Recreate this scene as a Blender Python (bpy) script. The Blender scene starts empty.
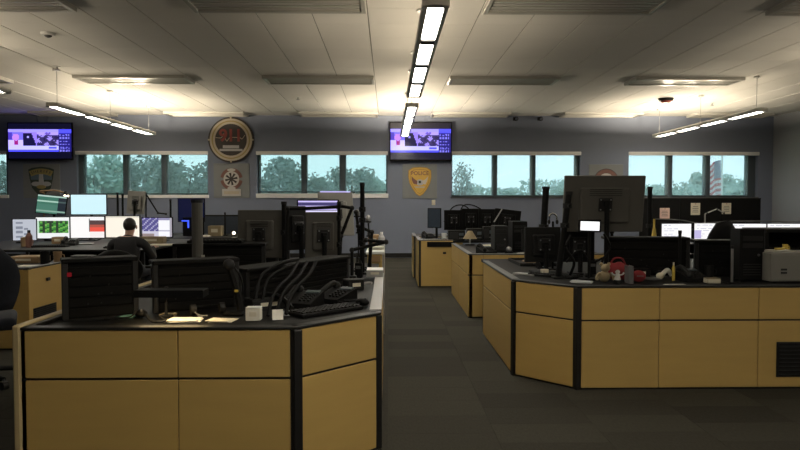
import bpy, bmesh, math, random
from mathutils import Vector, Matrix

# ------------------------------------------------------------------ camera, world, exposure
random.seed(7)
scene = bpy.context.scene
COL = scene.collection
CAM_H = 1.32                    # eye height
F_PX = 650.0                    # focal length in pixels of the 800 px wide frame
PITCH = math.atan(-23.0 / F_PX)
YAW = -math.atan(12.0 / F_PX)
cam_data = bpy.data.cameras.new('camera')
cam_data.sensor_width = 36.0
cam_data.lens = 36.0 * F_PX / 800.0
cam_data.clip_start = 0.05
cam_data.clip_end = 500
cam = bpy.data.objects.new('camera', cam_data)
COL.objects.link(cam)
cam.location = (0, 0, CAM_H)
cam.rotation_euler = (math.pi / 2 + PITCH, 0, YAW)
scene.camera = cam
CAM_R = cam.rotation_euler.to_matrix()

world = bpy.data.worlds.new('overcast_sky')
scene.world = world
world.use_nodes = True
wn = world.node_tree.nodes
bg = wn['Background']
bg.inputs['Color'].default_value = (0.62, 0.81, 0.88, 1)
bg.inputs['Strength'].default_value = 1.9

scene.view_settings.view_transform = 'Standard'
scene.view_settings.look = 'None'
scene.view_settings.gamma = 1.0
scene.view_settings.use_curve_mapping = False
scene.view_settings.exposure = 0.0

LENS_DOWN = 37.0                 # pendant lamps: emission of the lower lenses
LENS_UP = 4.0                    # and of the upward strip
UP_WATT = 1.7                  # wide-throw uplight bulbs inside the pendant lamps


def at(px, py, Y):
    """world point at depth Y (metres in front of the camera) under a pixel of the photograph"""
    d = CAM_R @ Vector(((px - 400) / F_PX, (225 - py) / F_PX, -1))
    t = Y / d.y
    return Vector((d.x * t, Y, CAM_H + d.z * t))


def atz(px, py, Z):
    d = CAM_R @ Vector(((px - 400) / F_PX, (225 - py) / F_PX, -1))
    t = (Z - CAM_H) / d.z
    return Vector((d.x * t, d.y * t, Z))


def project(p):
    q = CAM_R.transposed() @ (Vector(p) - Vector((0, 0, CAM_H)))
    if q.z > -0.01:
        return None
    return (400 + F_PX * q.x / -q.z, 225 - F_PX * q.y / -q.z)


# ------------------------------------------------------------------ materials
def mat(name, col, rough=0.6, metal=0.0, var=0.0, scale=20.0, bump=0.0, spec=0.5, stretch=None, rnd=0.0):
    m = bpy.data.materials.new(name)
    m.use_nodes = True
    nt = m.node_tree
    b = nt.nodes['Principled BSDF']
    b.inputs['Roughness'].default_value = rough
    b.inputs['Metallic'].default_value = metal
    b.inputs['Specular IOR Level'].default_value = spec
    c = (col[0], col[1], col[2], 1)
    b.inputs['Base Color'].default_value = c
    src = None
    if var > 0 or bump > 0:
        tc = nt.nodes.new('ShaderNodeTexCoord')
        mp = nt.nodes.new('ShaderNodeMapping')
        if stretch:
            mp.inputs['Scale'].default_value = stretch
        nz = nt.nodes.new('ShaderNodeTexNoise')
        nz.inputs['Scale'].default_value = scale
        nz.inputs['Detail'].default_value = 4
        nt.links.new(tc.outputs['Object'], mp.inputs['Vector'])
        nt.links.new(mp.outputs['Vector'], nz.inputs['Vector'])
        if var > 0:
            mx = nt.nodes.new('ShaderNodeMix')
            mx.data_type = 'RGBA'
            mx.inputs['A'].default_value = tuple(max(0, x * (1 - var)) for x in col) + (1,)
            mx.inputs['B'].default_value = tuple(min(1, x * (1 + var)) for x in col) + (1,)
            nt.links.new(nz.outputs['Fac'], mx.inputs['Factor'])
            src = mx.outputs['Result']
        if bump > 0:
            bp = nt.nodes.new('ShaderNodeBump')
            bp.inputs['Strength'].default_value = bump
            bp.inputs['Distance'].default_value = 0.01
            nt.links.new(nz.outputs['Fac'], bp.inputs['Height'])
            nt.links.new(bp.outputs['Normal'], b.inputs['Normal'])
    if rnd > 0:
        oi = nt.nodes.new('ShaderNodeObjectInfo')
        mr = nt.nodes.new('ShaderNodeMapRange')
        mr.inputs['To Min'].default_value = 1 - rnd
        mr.inputs['To Max'].default_value = 1 + rnd
        nt.links.new(oi.outputs['Random'], mr.inputs['Value'])
        hs = nt.nodes.new('ShaderNodeHueSaturation')
        hs.inputs['Color'].default_value = c
        nt.links.new(mr.outputs['Result'], hs.inputs['Value'])
        if src:
            nt.links.new(src, hs.inputs['Color'])
        src = hs.outputs['Color']
    if src:
        nt.links.new(src, b.inputs['Base Color'])
    return m


def emit(name, col, strength):
    m = bpy.data.materials.new(name)
    m.use_nodes = True
    nt = m.node_tree
    nt.nodes.clear()
    e = nt.nodes.new('ShaderNodeEmission')
    e.inputs['Color'].default_value = (*col, 1)
    e.inputs['Strength'].default_value = strength
    o = nt.nodes.new('ShaderNodeOutputMaterial')
    nt.links.new(e.outputs[0], o.inputs[0])
    return m


def screen_mat(name, strength, lit=True):
    """reads the printed / displayed colours from a colour attribute"""
    m = bpy.data.materials.new(name)
    m.use_nodes = True
    nt = m.node_tree
    b = nt.nodes['Principled BSDF']
    a = nt.nodes.new('ShaderNodeVertexColor')
    a.layer_name = 'Col'
    if lit:
        b.inputs['Base Color'].default_value = (0.01, 0.01, 0.01, 1)
        b.inputs['Roughness'].default_value = 0.25
        nt.links.new(a.outputs['Color'], b.inputs['Emission Color'])
        b.inputs['Emission Strength'].default_value = strength
    else:
        nt.links.new(a.outputs['Color'], b.inputs['Base Color'])
        b.inputs['Roughness'].default_value = 0.7
    return m


def see_through(name, tint, clear, body, rough=0.6, gloss=0.0):
    """woven screen fabric, haze veil or pane: part open, part scattering"""
    m = bpy.data.materials.new(name)
    m.use_nodes = True
    nt = m.node_tree
    nt.nodes.clear()
    tr = nt.nodes.new('ShaderNodeBsdfTransparent')
    tr.inputs['Color'].default_value = (*tint, 1)
    df = nt.nodes.new('ShaderNodeBsdfDiffuse')
    df.inputs['Color'].default_value = (*body, 1)
    tl = nt.nodes.new('ShaderNodeBsdfTranslucent')
    tl.inputs['Color'].default_value = (*body, 1)
    add = nt.nodes.new('ShaderNodeMixShader')
    add.inputs[0].default_value = 0.6
    nt.links.new(df.outputs[0], add.inputs[1])
    nt.links.new(tl.outputs[0], add.inputs[2])
    mx = nt.nodes.new('ShaderNodeMixShader')
    mx.inputs[0].default_value = clear
    nt.links.new(add.outputs[0], mx.inputs[1])
    nt.links.new(tr.outputs[0], mx.inputs[2])
    last = mx
    if gloss > 0:
        gl = nt.nodes.new('ShaderNodeBsdfGlossy')
        gl.inputs['Roughness'].default_value = 0.03
        m2 = nt.nodes.new('ShaderNodeMixShader')
        m2.inputs[0].default_value = gloss
        nt.links.new(mx.outputs[0], m2.inputs[1])
        nt.links.new(gl.outputs[0], m2.inputs[2])
        last = m2
    o = nt.nodes.new('ShaderNodeOutputMaterial')
    nt.links.new(last.outputs[0], o.inputs[0])
    return m


M = {}
M['laminate'] = mat('maple_laminate', (0.50, 0.335, 0.105), 0.45, var=0.07, scale=3.0, stretch=(1, 1, 6), rnd=0.04)
M['edge'] = mat('pale_maple_edge', (0.46, 0.36, 0.19), 0.5, var=0.05, scale=6)
M['black_trim'] = mat('black_trim', (0.007, 0.0065, 0.006), 0.5, bump=0.05, scale=80)
M['black'] = mat('black_plastic', (0.0042, 0.0040, 0.0038), 0.65, var=0.2, scale=9, bump=0.05, spec=0.18)
M['charcoal'] = mat('charcoal_plastic', (0.010, 0.0096, 0.009), 0.65, var=0.15, scale=8, spec=0.3)
M['brownblack'] = mat('brown_black_panel', (0.0055, 0.005, 0.0042), 0.7, var=0.2, scale=5, spec=0.12)
M['grey_plastic'] = mat('grey_plastic', (0.11, 0.11, 0.107), 0.5, var=0.08, scale=7)
M['monback'] = mat('monitor_back_grey', (0.080, 0.074, 0.062), 0.6, var=0.12, scale=5)
M['beige_plastic'] = mat('beige_plastic', (0.20, 0.19, 0.165), 0.5, var=0.06, scale=7)
M['worktop'] = mat('grey_worktop', (0.007, 0.0068, 0.0066), 0.6, var=0.25, scale=40, spec=0.2)
M['cap'] = mat('light_grey_cap', (0.34, 0.33, 0.31), 0.35, var=0.08, scale=12)
M['wall'] = mat('blue_grey_paint', (0.178, 0.203, 0.270), 0.75, var=0.04, scale=2.0, bump=0.04)
M['wall_side'] = mat('grey_paint', (0.25, 0.262, 0.285), 0.75, var=0.04, scale=2.0, bump=0.04)
M['wall_panel'] = mat('seal_backing_grey', (0.20, 0.21, 0.213), 0.6, var=0.05, scale=6)
M['tile'] = mat('ceiling_tile', (0.80, 0.78, 0.745), 0.9, var=0.04, scale=60, bump=0.15, rnd=0.02)
M['grid'] = mat('ceiling_grid', (0.30, 0.29, 0.27), 0.7, var=0.05, scale=30)
M['carpet'] = mat('carpet_tile', (0.038, 0.0355, 0.027), 0.95, var=0.3, scale=90, bump=0.25, spec=0.15, stretch=(1, 0.35, 1), rnd=0.22)
M['white'] = mat('white_paint', (0.80, 0.80, 0.78), 0.5, var=0.03, scale=15)
M['alu'] = mat('dark_aluminium', (0.085, 0.105, 0.12), 0.45, metal=0.3, var=0.06, scale=30)
M['steel'] = mat('brushed_steel', (0.42, 0.42, 0.42), 0.3, metal=0.9, var=0.08, scale=60)
M['chrome'] = mat('chrome', (0.75, 0.75, 0.76), 0.12, metal=1.0, var=0.02, scale=10)
M['fixture'] = mat('fixture_grey_metal', (0.80, 0.78, 0.74), 0.45, metal=0.0, var=0.05, scale=20)
M['louvre'] = mat('louvre_metal', (0.50, 0.485, 0.45), 0.35, metal=0.2, var=0.05, scale=20)
M['paper'] = mat('paper', (0.70, 0.67, 0.58), 0.8, var=0.05, scale=10)
M['cream'] = mat('cream_paper', (0.62, 0.57, 0.44), 0.8, var=0.08, scale=10)
M['pinkpaper'] = mat('pink_paper', (0.62, 0.43, 0.36), 0.8, var=0.1, scale=10)
M['green'] = mat('green_paper', (0.16, 0.33, 0.24), 0.8, var=0.08, scale=10)
M['red'] = mat('red_cloth', (0.20, 0.013, 0.016), 0.8, var=0.25, scale=14, bump=0.3)
M['yellow'] = mat('yellow_plastic', (0.55, 0.40, 0.06), 0.5, var=0.1, scale=12)
M['tan'] = mat('tan_cloth', (0.27, 0.21, 0.12), 0.8, var=0.25, scale=12, bump=0.3)
M['brown'] = mat('brown_card', (0.28, 0.18, 0.09), 0.8, var=0.15, scale=10)
M['navy'] = mat('navy_fabric', (0.007, 0.009, 0.015), 0.9, var=0.3, scale=40, bump=0.2)
M['shirt'] = mat('black_shirt', (0.016, 0.016, 0.018), 0.85, var=0.25, scale=18, bump=0.2)
M['trousers'] = mat('dark_trousers', (0.022, 0.022, 0.028), 0.85, var=0.2, scale=18)
M['skin'] = mat('skin', (0.42, 0.24, 0.17), 0.55, var=0.06, scale=12)
M['hair'] = mat('dark_hair', (0.018, 0.012, 0.009), 0.6, var=0.3, scale=60, bump=0.4)
M['partition'] = mat('blue_grey_partition', (0.055, 0.068, 0.09), 0.85, var=0.15, scale=60)
M['gold'] = mat('badge_gold', (0.62, 0.38, 0.07), 0.45, metal=0.1, var=0.12, scale=8)
M['gold_dark'] = mat('badge_dark_gold', (0.40, 0.22, 0.035), 0.5, var=0.1, scale=8)
M['seal_tan'] = mat('seal_tan', (0.48, 0.41, 0.31), 0.6, var=0.1, scale=14)
M['seal_dark'] = mat('seal_dark_brown', (0.045, 0.036, 0.033), 0.6, var=0.15, scale=14)
M['seal_red'] = mat('seal_red', (0.26, 0.05, 0.04), 0.6, var=0.1, scale=14)
M['seal_grey'] = mat('seal_pale_grey', (0.42, 0.42, 0.43), 0.6, var=0.05, scale=14)
M['seal_rust'] = mat('seal_rust', (0.19, 0.085, 0.065), 0.6, var=0.1, scale=14)
M['seal_white'] = mat('seal_off_white', (0.50, 0.47, 0.44), 0.6, var=0.05, scale=14)
M['seal_green'] = mat('seal_dark_green', (0.035, 0.055, 0.04), 0.6, var=0.2, scale=14)
M['seal_blue'] = mat('seal_dull_blue', (0.10, 0.155, 0.20), 0.6, var=0.15, scale=14)
M['seal_olive'] = mat('seal_olive', (0.33, 0.26, 0.09), 0.6, var=0.15, scale=14)
M['leaf'] = mat('hazy_leaf_green', (0.185, 0.24, 0.225), 0.8, var=0.12, scale=3)  # outdoor haze is mixed into the foliage colour
M['hazy_leaf_pale'] = mat('hazy_leaf_pale', (0.34, 0.46, 0.41), 0.8, var=0.1, scale=2)  # lighter foliage, with more haze put into its colour
M['bark'] = mat('bark', (0.10, 0.085, 0.07), 0.9, var=0.3, scale=14, bump=0.5)
M['grass'] = mat('grass', (0.14, 0.24, 0.10), 0.95, var=0.3, scale=3)
M['lens'] = emit('lamp_lens_glow', (1.0, 0.94, 0.82), LENS_DOWN)
M['uplens'] = emit('lamp_uplight_glow', (1.0, 0.84, 0.60), LENS_UP)
M['warm'] = emit('task_light_glow', (1.0, 0.72, 0.36), 30.0)
M['spark'] = emit('desk_lamp_glow', (1.0, 0.86, 0.62), 6.0)
M['blue_led'] = emit('blue_led', (0.05, 0.10, 1.0), 1.6)
M['red_led'] = emit('red_led', (0.55, 0.03, 0.04), 0.22)
M['lavender'] = emit('lavender_glow', (0.62, 0.55, 1.0), 0.9)
M['lit_white'] = emit('lit_white_display', (1.0, 1.0, 1.0), 1.2)
M['screen'] = screen_mat('lit_screen', 1.0)
M['tv'] = screen_mat('television_screen', 1.5)
M['print'] = screen_mat('printed_cloth', 1.0, False)
M['glass'] = see_through('window_glass', (0.97, 1.0, 1.0), 0.97, (0.5, 0.55, 0.55), gloss=0.03)
M['shade_dense'] = see_through('screen_shade_dense', (0.92, 0.98, 0.96), 0.80, (0.36, 0.40, 0.40))
M['haze_veil'] = see_through('added_haze_veil', (0.97, 1.0, 1.0), 0.80, (0.62, 0.68, 0.68))  # added sheet that veils the outdoor view with haze


# ------------------------------------------------------------------ mesh helpers
class MB:
    """collects shapes in one bmesh; build() links it as ONE mesh object"""
    def __init__(self):
        self.bm = bmesh.new()

    def box(self, c, s, rot=None, bevel=0.0, seg=1):
        mt = Matrix.Translation(c)
        if rot is not None:
            mt = mt @ (rot.to_4x4() if isinstance(rot, Matrix) else Matrix.Rotation(rot, 4, 'Z'))
        r = bmesh.ops.create_cube(self.bm, size=1.0, matrix=mt @ Matrix.Diagonal((s[0], s[1], s[2], 1)))
        if bevel > 0:
            es = list({e for v in r['verts'] for e in v.link_edges})
            bmesh.ops.bevel(self.bm, geom=es, offset=bevel, segments=seg, affect='EDGES', profile=0.5)
        return self

    def mmbox(self, lo, hi, bevel=0.0):
        c = [(a + b) / 2 for a, b in zip(lo, hi)]
        s = [abs(b - a) for a, b in zip(lo, hi)]
        return self.box(c, s, bevel=bevel)

    def cyl(self, p0, p1, r, n=12, r2=None):
        p0, p1 = Vector(p0), Vector(p1)
        d = p1 - p0
        q = d.to_track_quat('Z', 'Y').to_matrix().to_4x4()
        bmesh.ops.create_cone(self.bm, cap_ends=True, segments=n, radius1=r, radius2=r if r2 is None else r2,
                              depth=d.length, matrix=Matrix.Translation((p0 + p1) / 2) @ q)
        return self

    def ball(self, c, r, s=(1, 1, 1), sub=2):
        bmesh.ops.create_icosphere(self.bm, subdivisions=sub, radius=r,
                                   matrix=Matrix.Translation(c) @ Matrix.Diagonal((*s, 1)))
        return self

    def prism(self, pts, z0, z1, mtx=None):
        bm = self.bm
        f = lambda p: (mtx @ Vector(p)) if mtx is not None else Vector(p)
        lo = [bm.verts.new(f((x, y, z0))) for x, y in pts]
        hi = [bm.verts.new(f((x, y, z1))) for x, y in pts]
        n = len(pts)
        bm.faces.new(lo[::-1])
        bm.faces.new(hi)
        for i in range(n):
            j = (i + 1) % n
            bm.faces.new((lo[i], lo[j], hi[j], hi[i]))
        bmesh.ops.recalc_face_normals(bm, faces=bm.faces[:])
        return self

    def ring(self, c, r0, r1, d0, d1, n=40, axis='Y'):
        """flat ring facing -Y between depths d0 (front) and d1"""
        bm = self.bm
        vs = []
        for r, d in ((r0, d0), (r1, d0), (r1, d1), (r0, d1)):
            vs.append([bm.verts.new((c[0] + r * math.cos(2 * math.pi * i / n), c[1] + d, c[2] + r * math.sin(2 * math.pi * i / n))) for i in range(n)])
        for k in range(4):
            a, b = vs[k], vs[(k + 1) % 4]
            for i in range(n):
                j = (i + 1) % n
                bm.faces.new((a[i], a[j], b[j], b[i]))
        bmesh.ops.recalc_face_normals(bm, faces=bm.faces[:])
        return self

    def tube(self, pts, r, n=6):
        """round tube along a smoothed line"""
        bm = self.bm
        pts = smooth([Vector(p) for p in pts])
        rings = []
        for i, p in enumerate(pts):
            d = (pts[min(i + 1, len(pts) - 1)] - pts[max(i - 1, 0)])
            if d.length < 1e-6:
                d = Vector((0, 0, 1))
            q = d.to_track_quat('Z', 'Y').to_matrix()
            rings.append([bm.verts.new(p + q @ Vector((r * math.cos(2 * math.pi * k / n), r * math.sin(2 * math.pi * k / n), 0))) for k in range(n)])
        for a, b in zip(rings, rings[1:]):
            for k in range(n):
                bm.faces.new((a[k], a[(k + 1) % n], b[(k + 1) % n], b[k]))
        bm.faces.new(rings[0][::-1])
        bm.faces.new(rings[-1])
        return self

    def xf(self, m):
        bmesh.ops.transform(self.bm, matrix=m, verts=self.bm.verts[:])
        return self

    def mesh(self, name, m, smooth_=False):
        me = bpy.data.meshes.new(name)
        self.bm.to_mesh(me)
        self.bm.free()
        me.materials.append(M[m] if isinstance(m, str) else m)
        if smooth_:
            for p in me.polygons:
                p.use_smooth = True
        return me

    def build(self, name, m, parent=None, smooth_=False, loc=None):
        o = bpy.data.objects.new(name, self.mesh(name, m, smooth_))
        COL.objects.link(o)
        if parent is not None:
            o.parent = parent
        if loc is not None:
            o.location = loc
        return o


def smooth(pts, k=5):
    if len(pts) < 3:
        return pts
    out = []
    for i in range(len(pts) - 1):
        p0, p1, p2, p3 = pts[max(i - 1, 0)], pts[i], pts[i + 1], pts[min(i + 2, len(pts) - 1)]
        for j in range(k):
            t = j / k
            out.append(0.5 * ((2 * p1) + (p2 - p0) * t + (2 * p0 - 5 * p1 + 4 * p2 - p3) * t * t + (3 * p1 - p0 - 3 * p2 + p3) * t ** 3))
    out.append(pts[-1])
    return out


def tag(o, label, cat, group=None):
    o['label'] = label
    o['category'] = cat
    if group:
        o['group'] = group
    return o


def thing(name, label, cat, loc=(0, 0, 0), rotz=0.0, group=None):
    o = bpy.data.objects.new(name, None)
    o.empty_display_size = 0.1
    COL.objects.link(o)
    o.location = loc
    o.rotation_euler = (0, 0, rotz)
    return tag(o, label, cat, group)


def struct(o):
    o['kind'] = 'structure'
    return o


def grid_mesh(name, w, h, nx, ny, fn, m='screen', bend=None):
    """flat display / print facing -Y, lower left at (-w/2, -h/2); fn(u, v) gives its colour"""
    vs, fs, cs = [], [], []
    for j in range(ny + 1):
        for i in range(nx + 1):
            u, v = i / nx, j / ny
            y = bend(u, v) if bend else 0
            vs.append(((u - .5) * w, y, (v - .5) * h))
    for j in range(ny):
        for i in range(nx):
            a = j * (nx + 1) + i
            fs.append((a, a + 1, a + nx + 2, a + nx + 1))
            cs.append(fn((i + .5) / nx, (j + .5) / ny))
    me = bpy.data.meshes.new(name)
    me.from_pydata(vs, [], fs)
    ca = me.color_attributes.new('Col', 'FLOAT_COLOR', 'CORNER')
    k = 0
    for c in cs:
        for _ in range(4):
            ca.data[k].color = (c[0], c[1], c[2], 1)
            k += 1
    me.materials.append(M[m])
    return me


def add_mesh(name, me, parent=None, loc=None, rot=None):
    o = bpy.data.objects.new(name, me)
    COL.objects.link(o)
    if parent is not None:
        o.parent = parent
    if loc is not None:
        o.location = loc
    if rot is not None:
        o.rotation_euler = rot
    return o


def lettering(name, text, size, m, parent, loc, extrude=0.004, spacing=1.0, rot=(math.pi / 2, 0, 0), bold=0.0):
    cu = bpy.data.curves.new(name, 'FONT')
    cu.body = text
    cu.size = size
    cu.extrude = extrude
    cu.offset = bold
    cu.align_x = 'CENTER'
    cu.align_y = 'CENTER'
    cu.space_character = spacing
    tmp = bpy.data.objects.new('tmp', cu)
    COL.objects.link(tmp)
    dg = bpy.context.evaluated_depsgraph_get()
    me = bpy.data.meshes.new_from_object(tmp.evaluated_get(dg))
    bpy.data.objects.remove(tmp)
    bpy.data.curves.remove(cu)
    me.name = name
    me.materials.clear()
    me.materials.append(M[m])
    return add_mesh(name, me, parent, loc, rot)


Rx = lambda a: Matrix.Rotation(a, 3, 'X')
Ry = lambda a: Matrix.Rotation(a, 3, 'Y')
Rz = lambda a: Matrix.Rotation(a, 3, 'Z')

# ------------------------------------------------------------------ the room
WALL_Y = 15.5
CEIL_Z = 3.37
X_R, X_L, Y_REAR = 9.25, -10.6, -7.6
PXM = WALL_Y / F_PX

# floor: slab + carpet tiles
floor = struct(MB().mmbox((X_L, Y_REAR, -0.12), (X_R, WALL_Y, -0.012)).build('floor', 'carpet'))
FT = 0.61
ftile = MB().mmbox((0.001, 0.001, -0.012), (FT - 0.001, FT * 0.5 - 0.001, 0.0)).mesh('carpet_tile', 'carpet')
cells = []
i0, i1 = int(X_L / FT) - 1, int(X_R / FT) + 1
for i in range(i0, i1):
    for j in range(int(Y_REAR / (FT * .5)) - 1, int(WALL_Y / (FT * .5)) + 1):
        off = (i % 2) * FT * 0.25
        x, y = i * FT, j * FT * 0.5 + off
        if x < X_L or x + FT > X_R or y < Y_REAR or y + FT * .5 > WALL_Y:
            continue
        p = project((x + FT / 2, y + FT / 4, 0)) if y > 0.5 else None
        vis = p is not None and ((380 < p[0] < 810 and 240 < p[1] < 475) or (-20 < p[0] < 26 and 330 < p[1] < 475))
        if vis and y > 5.0 and x > 1.0:
            vis = False
        if vis and p[0] > 30 and x + FT < -0.1:
            vis = False
        cells.append((0 if vis else 1, x * x + y * y, x, y))
cells.sort()
rest = MB()
for k, (v, d, x, y) in enumerate(cells):
    if k < 300 and v == 0:
        add_mesh('carpet_tile', ftile, floor, (x, y, 0))
    else:
        rest.mmbox((x + 0.001, y + 0.001, -0.012), (x + FT - 0.001, y + FT * .5 - 0.001, 0.0))
rest.build('carpet_tile_field', 'carpet', floor)['kind'] = 'stuff'

# ceiling: slab, grid + tiles
ceiling = struct(MB().mmbox((X_L, Y_REAR, CEIL_Z + 0.012), (X_R, WALL_Y, CEIL_Z + 0.12)).build('ceiling', 'grid'))
CT = 0.61
cx0 = -0.22
ctile = MB().mmbox((0.007, 0.0025, 0.0), (CT - 0.007, CT - 0.0025, 0.02)).mesh('ceiling_tile', 'tile')
cells = []
i = math.ceil((X_L - cx0) / CT)
while cx0 + (i + 1) * CT <= X_R + 0.3:
    j = 0
    while WALL_Y - (j + 1) * CT > Y_REAR:
        x, y = cx0 + i * CT, WALL_Y - (j + 1) * CT
        p = project((x + CT / 2, y + CT / 2, CEIL_Z)) if y > 0.5 else None
        vis = p is not None and -30 < p[0] < 830 and -14 < p[1] < 120
        cells.append((0 if vis else 1, x * x + y * y, x, y))
        j += 1
    i += 1
cells.sort()
rest = MB()
for k, (v, d, x, y) in enumerate(cells):
    if k < 300 and v == 0:
        add_mesh('ceiling_tile', ctile, ceiling, (x, y, CEIL_Z))
    else:
        rest.mmbox((x + 0.007, y + 0.0025, CEIL_Z), (min(x + CT - 0.007, X_R), y + CT - 0.0025, CEIL_Z + 0.02))
rest.build('ceiling_tile_field', 'tile', ceiling)['kind'] = 'stuff'

# back wall with five window openings
def wx(px):
    return at(px, 180, WALL_Y).x
def wz(py):
    return at(400, py, WALL_Y).z
WIN = [(-122, 8), (77, 208), (257, 387.5), (451.5, 580), (628.5, 757.5)]
WZ0, WZ1 = wz(197.0), wz(152.0)
wall = MB()
T = 0.25
wall.mmbox((X_L, WALL_Y, -0.1), (X_R, WALL_Y + T, WZ0))
wall.mmbox((X_L, WALL_Y, WZ1), (X_R, WALL_Y + T, CEIL_Z + 0.1))
edges = [X_L] + [v for w in WIN for v in (wx(w[0]), wx(w[1]))] + [X_R]
for k in range(0, len(edges), 2):
    wall.mmbox((edges[k], WALL_Y, WZ0), (edges[k + 1], WALL_Y + T, WZ1))
struct(wall.build('wall_back', 'wall'))
struct(MB().mmbox((X_R, Y_REAR, -0.1), (X_R + 0.2, WALL_Y + T, CEIL_Z + 0.1)).build('wall_right', 'wall_side'))
struct(MB().mmbox((X_L - 0.2, Y_REAR, -0.1), (X_L, WALL_Y + T, CEIL_Z + 0.1)).build('wall_left', 'wall'))
struct(MB().mmbox((X_L - 0.2, Y_REAR - 0.2, -0.1), (X_R + 0.2, Y_REAR, CEIL_Z + 0.1)).build('wall_front', 'wall'))
struct(MB().mmbox((X_L, WALL_Y - 0.014, 0), (X_R, WALL_Y, 0.10), bevel=0.003).build('baseboard_back', 'black_trim'))
struct(MB().mmbox((X_R - 0.014, Y_REAR, 0), (X_R, WALL_Y - 0.014, 0.10), bevel=0.003).build('baseboard_right', 'black_trim'))

# windows: (mullion pixel ranges), shade style, hem height
MUL = {0: [(-82, -76), (-42, -36)], 1: [(121.5, 128), (160, 167)], 2: [(300.5, 307), (339, 346)], 3: [(492.5, 498), (531, 536.5)], 4: [(667.5, 674), (705.5, 712)]}
JAMB = {0: (4, 4), 1: (7, 1.5), 2: (3, 1.5), 3: (0.5, 4.5), 4: (0.5, 10)}
SHADE = {0: ('shade_dense', 193), 1: ('shade_dense', 193.5), 2: ('shade_dense', 191.5), 3: ('haze_veil', 195.3), 4: ('haze_veil', 195.3)}
for k, (a, b) in enumerate(WIN):
    xa, xb = wx(a), wx(b)
    yf = WALL_Y + 0.11
    win = struct(MB().mmbox((xa, WALL_Y + 0.10, WZ0), (xb, WALL_Y + 0.17, WZ0 + 0.045), bevel=0.004).build('window_%d' % (k + 1), 'alu'))
    f = MB()
    f.mmbox((xa, WALL_Y + 0.10, WZ1 - 0.05), (xb, WALL_Y + 0.17, WZ1), bevel=0.004)
    zlo = WZ0 + 0.045
    xl = wx(a + JAMB[k][0])
    xr = wx(b - JAMB[k][1])
    f.mmbox((xa, WALL_Y + 0.10, zlo), (max(xl, xa + 0.03), WALL_Y + 0.17, WZ1 - 0.05), bevel=0.004)
    f.mmbox((min(xr, xb - 0.03), WALL_Y + 0.10, zlo), (xb, WALL_Y + 0.17, WZ1 - 0.05), bevel=0.004)
    f.build('frame', 'alu', win)
    stops = [xl]
    for (p, q) in MUL[k]:
        MB().mmbox((wx(p), WALL_Y + 0.09, zlo), (wx(q), WALL_Y + 0.18, WZ1 - 0.05), bevel=0.006).build('mullion', 'alu', win)
        stops += [wx(p), wx(q)]
    stops.append(xr)
    for s in range(0, len(stops), 2):
        MB().mmbox((stops[s], WALL_Y + 0.130, zlo), (stops[s + 1], WALL_Y + 0.136, WZ1 - 0.05)).build('pane', 'glass', win)
    MB().mmbox((xa - 0.02, WALL_Y - 0.03, WZ0 - 0.025), (xb + 0.02, WALL_Y + 0.10, (WZ0 + 0.002) if k > 2 else wz(193.6 if k == 2 else 195.0)), bevel=0.004).build('window_sill', 'white' if k < 3 else 'grey_plastic', win)
    MB().mmbox((xa - 0.01, WALL_Y - 0.055, WZ1 - 0.075), (xb + 0.01, WALL_Y - 0.001, WZ1 + 0.01), bevel=0.008).build('shade_cassette', 'white', win)
    sm, hem = SHADE[k]
    zh = wz(hem)
    for s in range(0, len(stops), 2):
        sh = MB().mmbox((stops[s] - 0.03, WALL_Y + 0.030, zh), (stops[s + 1] + 0.03, WALL_Y + 0.031, WZ1 - 0.04)).build('shade_or_veil', sm, win)  # in the last two windows this sheet is an added haze veil
        MB().mmbox((stops[s] - 0.03, WALL_Y + 0.022, zh - 0.022), (stops[s + 1] + 0.03, WALL_Y + 0.038, zh), bevel=0.004).build('hem_bar', 'black_trim', sh)

# ------------------------------------------------------------------ outdoors
struct(MB().mmbox((-90, WALL_Y + T, -0.4), (90, 140, -0.1)).build('ground', 'grass'))


def tree(px, Y, top_py, w, m, label, name='broadleaf_tree', n=2600, leaf=0.13, seed=1, trunk=True, squash=1.0):
    rnd = random.Random(seed)
    ztop = at(px, top_py, Y).z
    x = at(px, 190, Y).x
    t = thing(name, label, 'tree', (x, Y, -0.1))
    H = ztop + 0.1
    r = w / 2
    h = min(H * 0.82, w * squash)
    zc = H - h / 2
    lobes = [(0, 0, zc, 1.0)]
    for _ in range(9):
        a, e = rnd.uniform(0, 6.28), rnd.uniform(-0.8, 0.9)
        lobes.append((math.cos(a) * r * .55 * math.cos(e), math.sin(a) * r * .55 * math.cos(e), zc + math.sin(e) * h * .33, rnd.uniform(.35, .6)))
    vs, fs = [], []
    for _ in range(n):
        lx, ly, lz, s = rnd.choice(lobes)
        d = Vector((rnd.gauss(0, 1), rnd.gauss(0, 1), rnd.gauss(0, 1))).normalized() * (rnd.random() ** 0.4)
        c = Vector((lx + d.x * r * s * .75, ly + d.y * r * s * .75, lz + d.z * h / 2 * s * .75))
        u = Vector((rnd.gauss(0, 1), rnd.gauss(0, 1), rnd.gauss(0, 1))).normalized()
        v = u.orthogonal().normalized()
        q = leaf * rnd.uniform(.6, 1.3)
        b = len(vs)
        vs += [c - u * q, c - v * q * .6, c + u * q, c + v * q * .6]
        fs.append((b, b + 1, b + 2, b + 3))
    me = bpy.data.meshes.new('foliage')
    me.from_pydata([tuple(p) for p in vs], [], fs)
    me.materials.append(M[m])
    add_mesh('foliage', me, t)
    tr = MB().cyl((0, 0, 0), (0, 0, zc), max(.06, w * .035), 8, max(.03, w * .02))
    for a in range(4):
        an = a * 1.6 + 0.4
        tr.cyl((0, 0, zc - h * .25), (math.cos(an) * r * .5, math.sin(an) * r * .5, zc + h * .1), w * .014, 6, w * .006)
    tr.build('trunk', 'bark', t)
    return t


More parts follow.
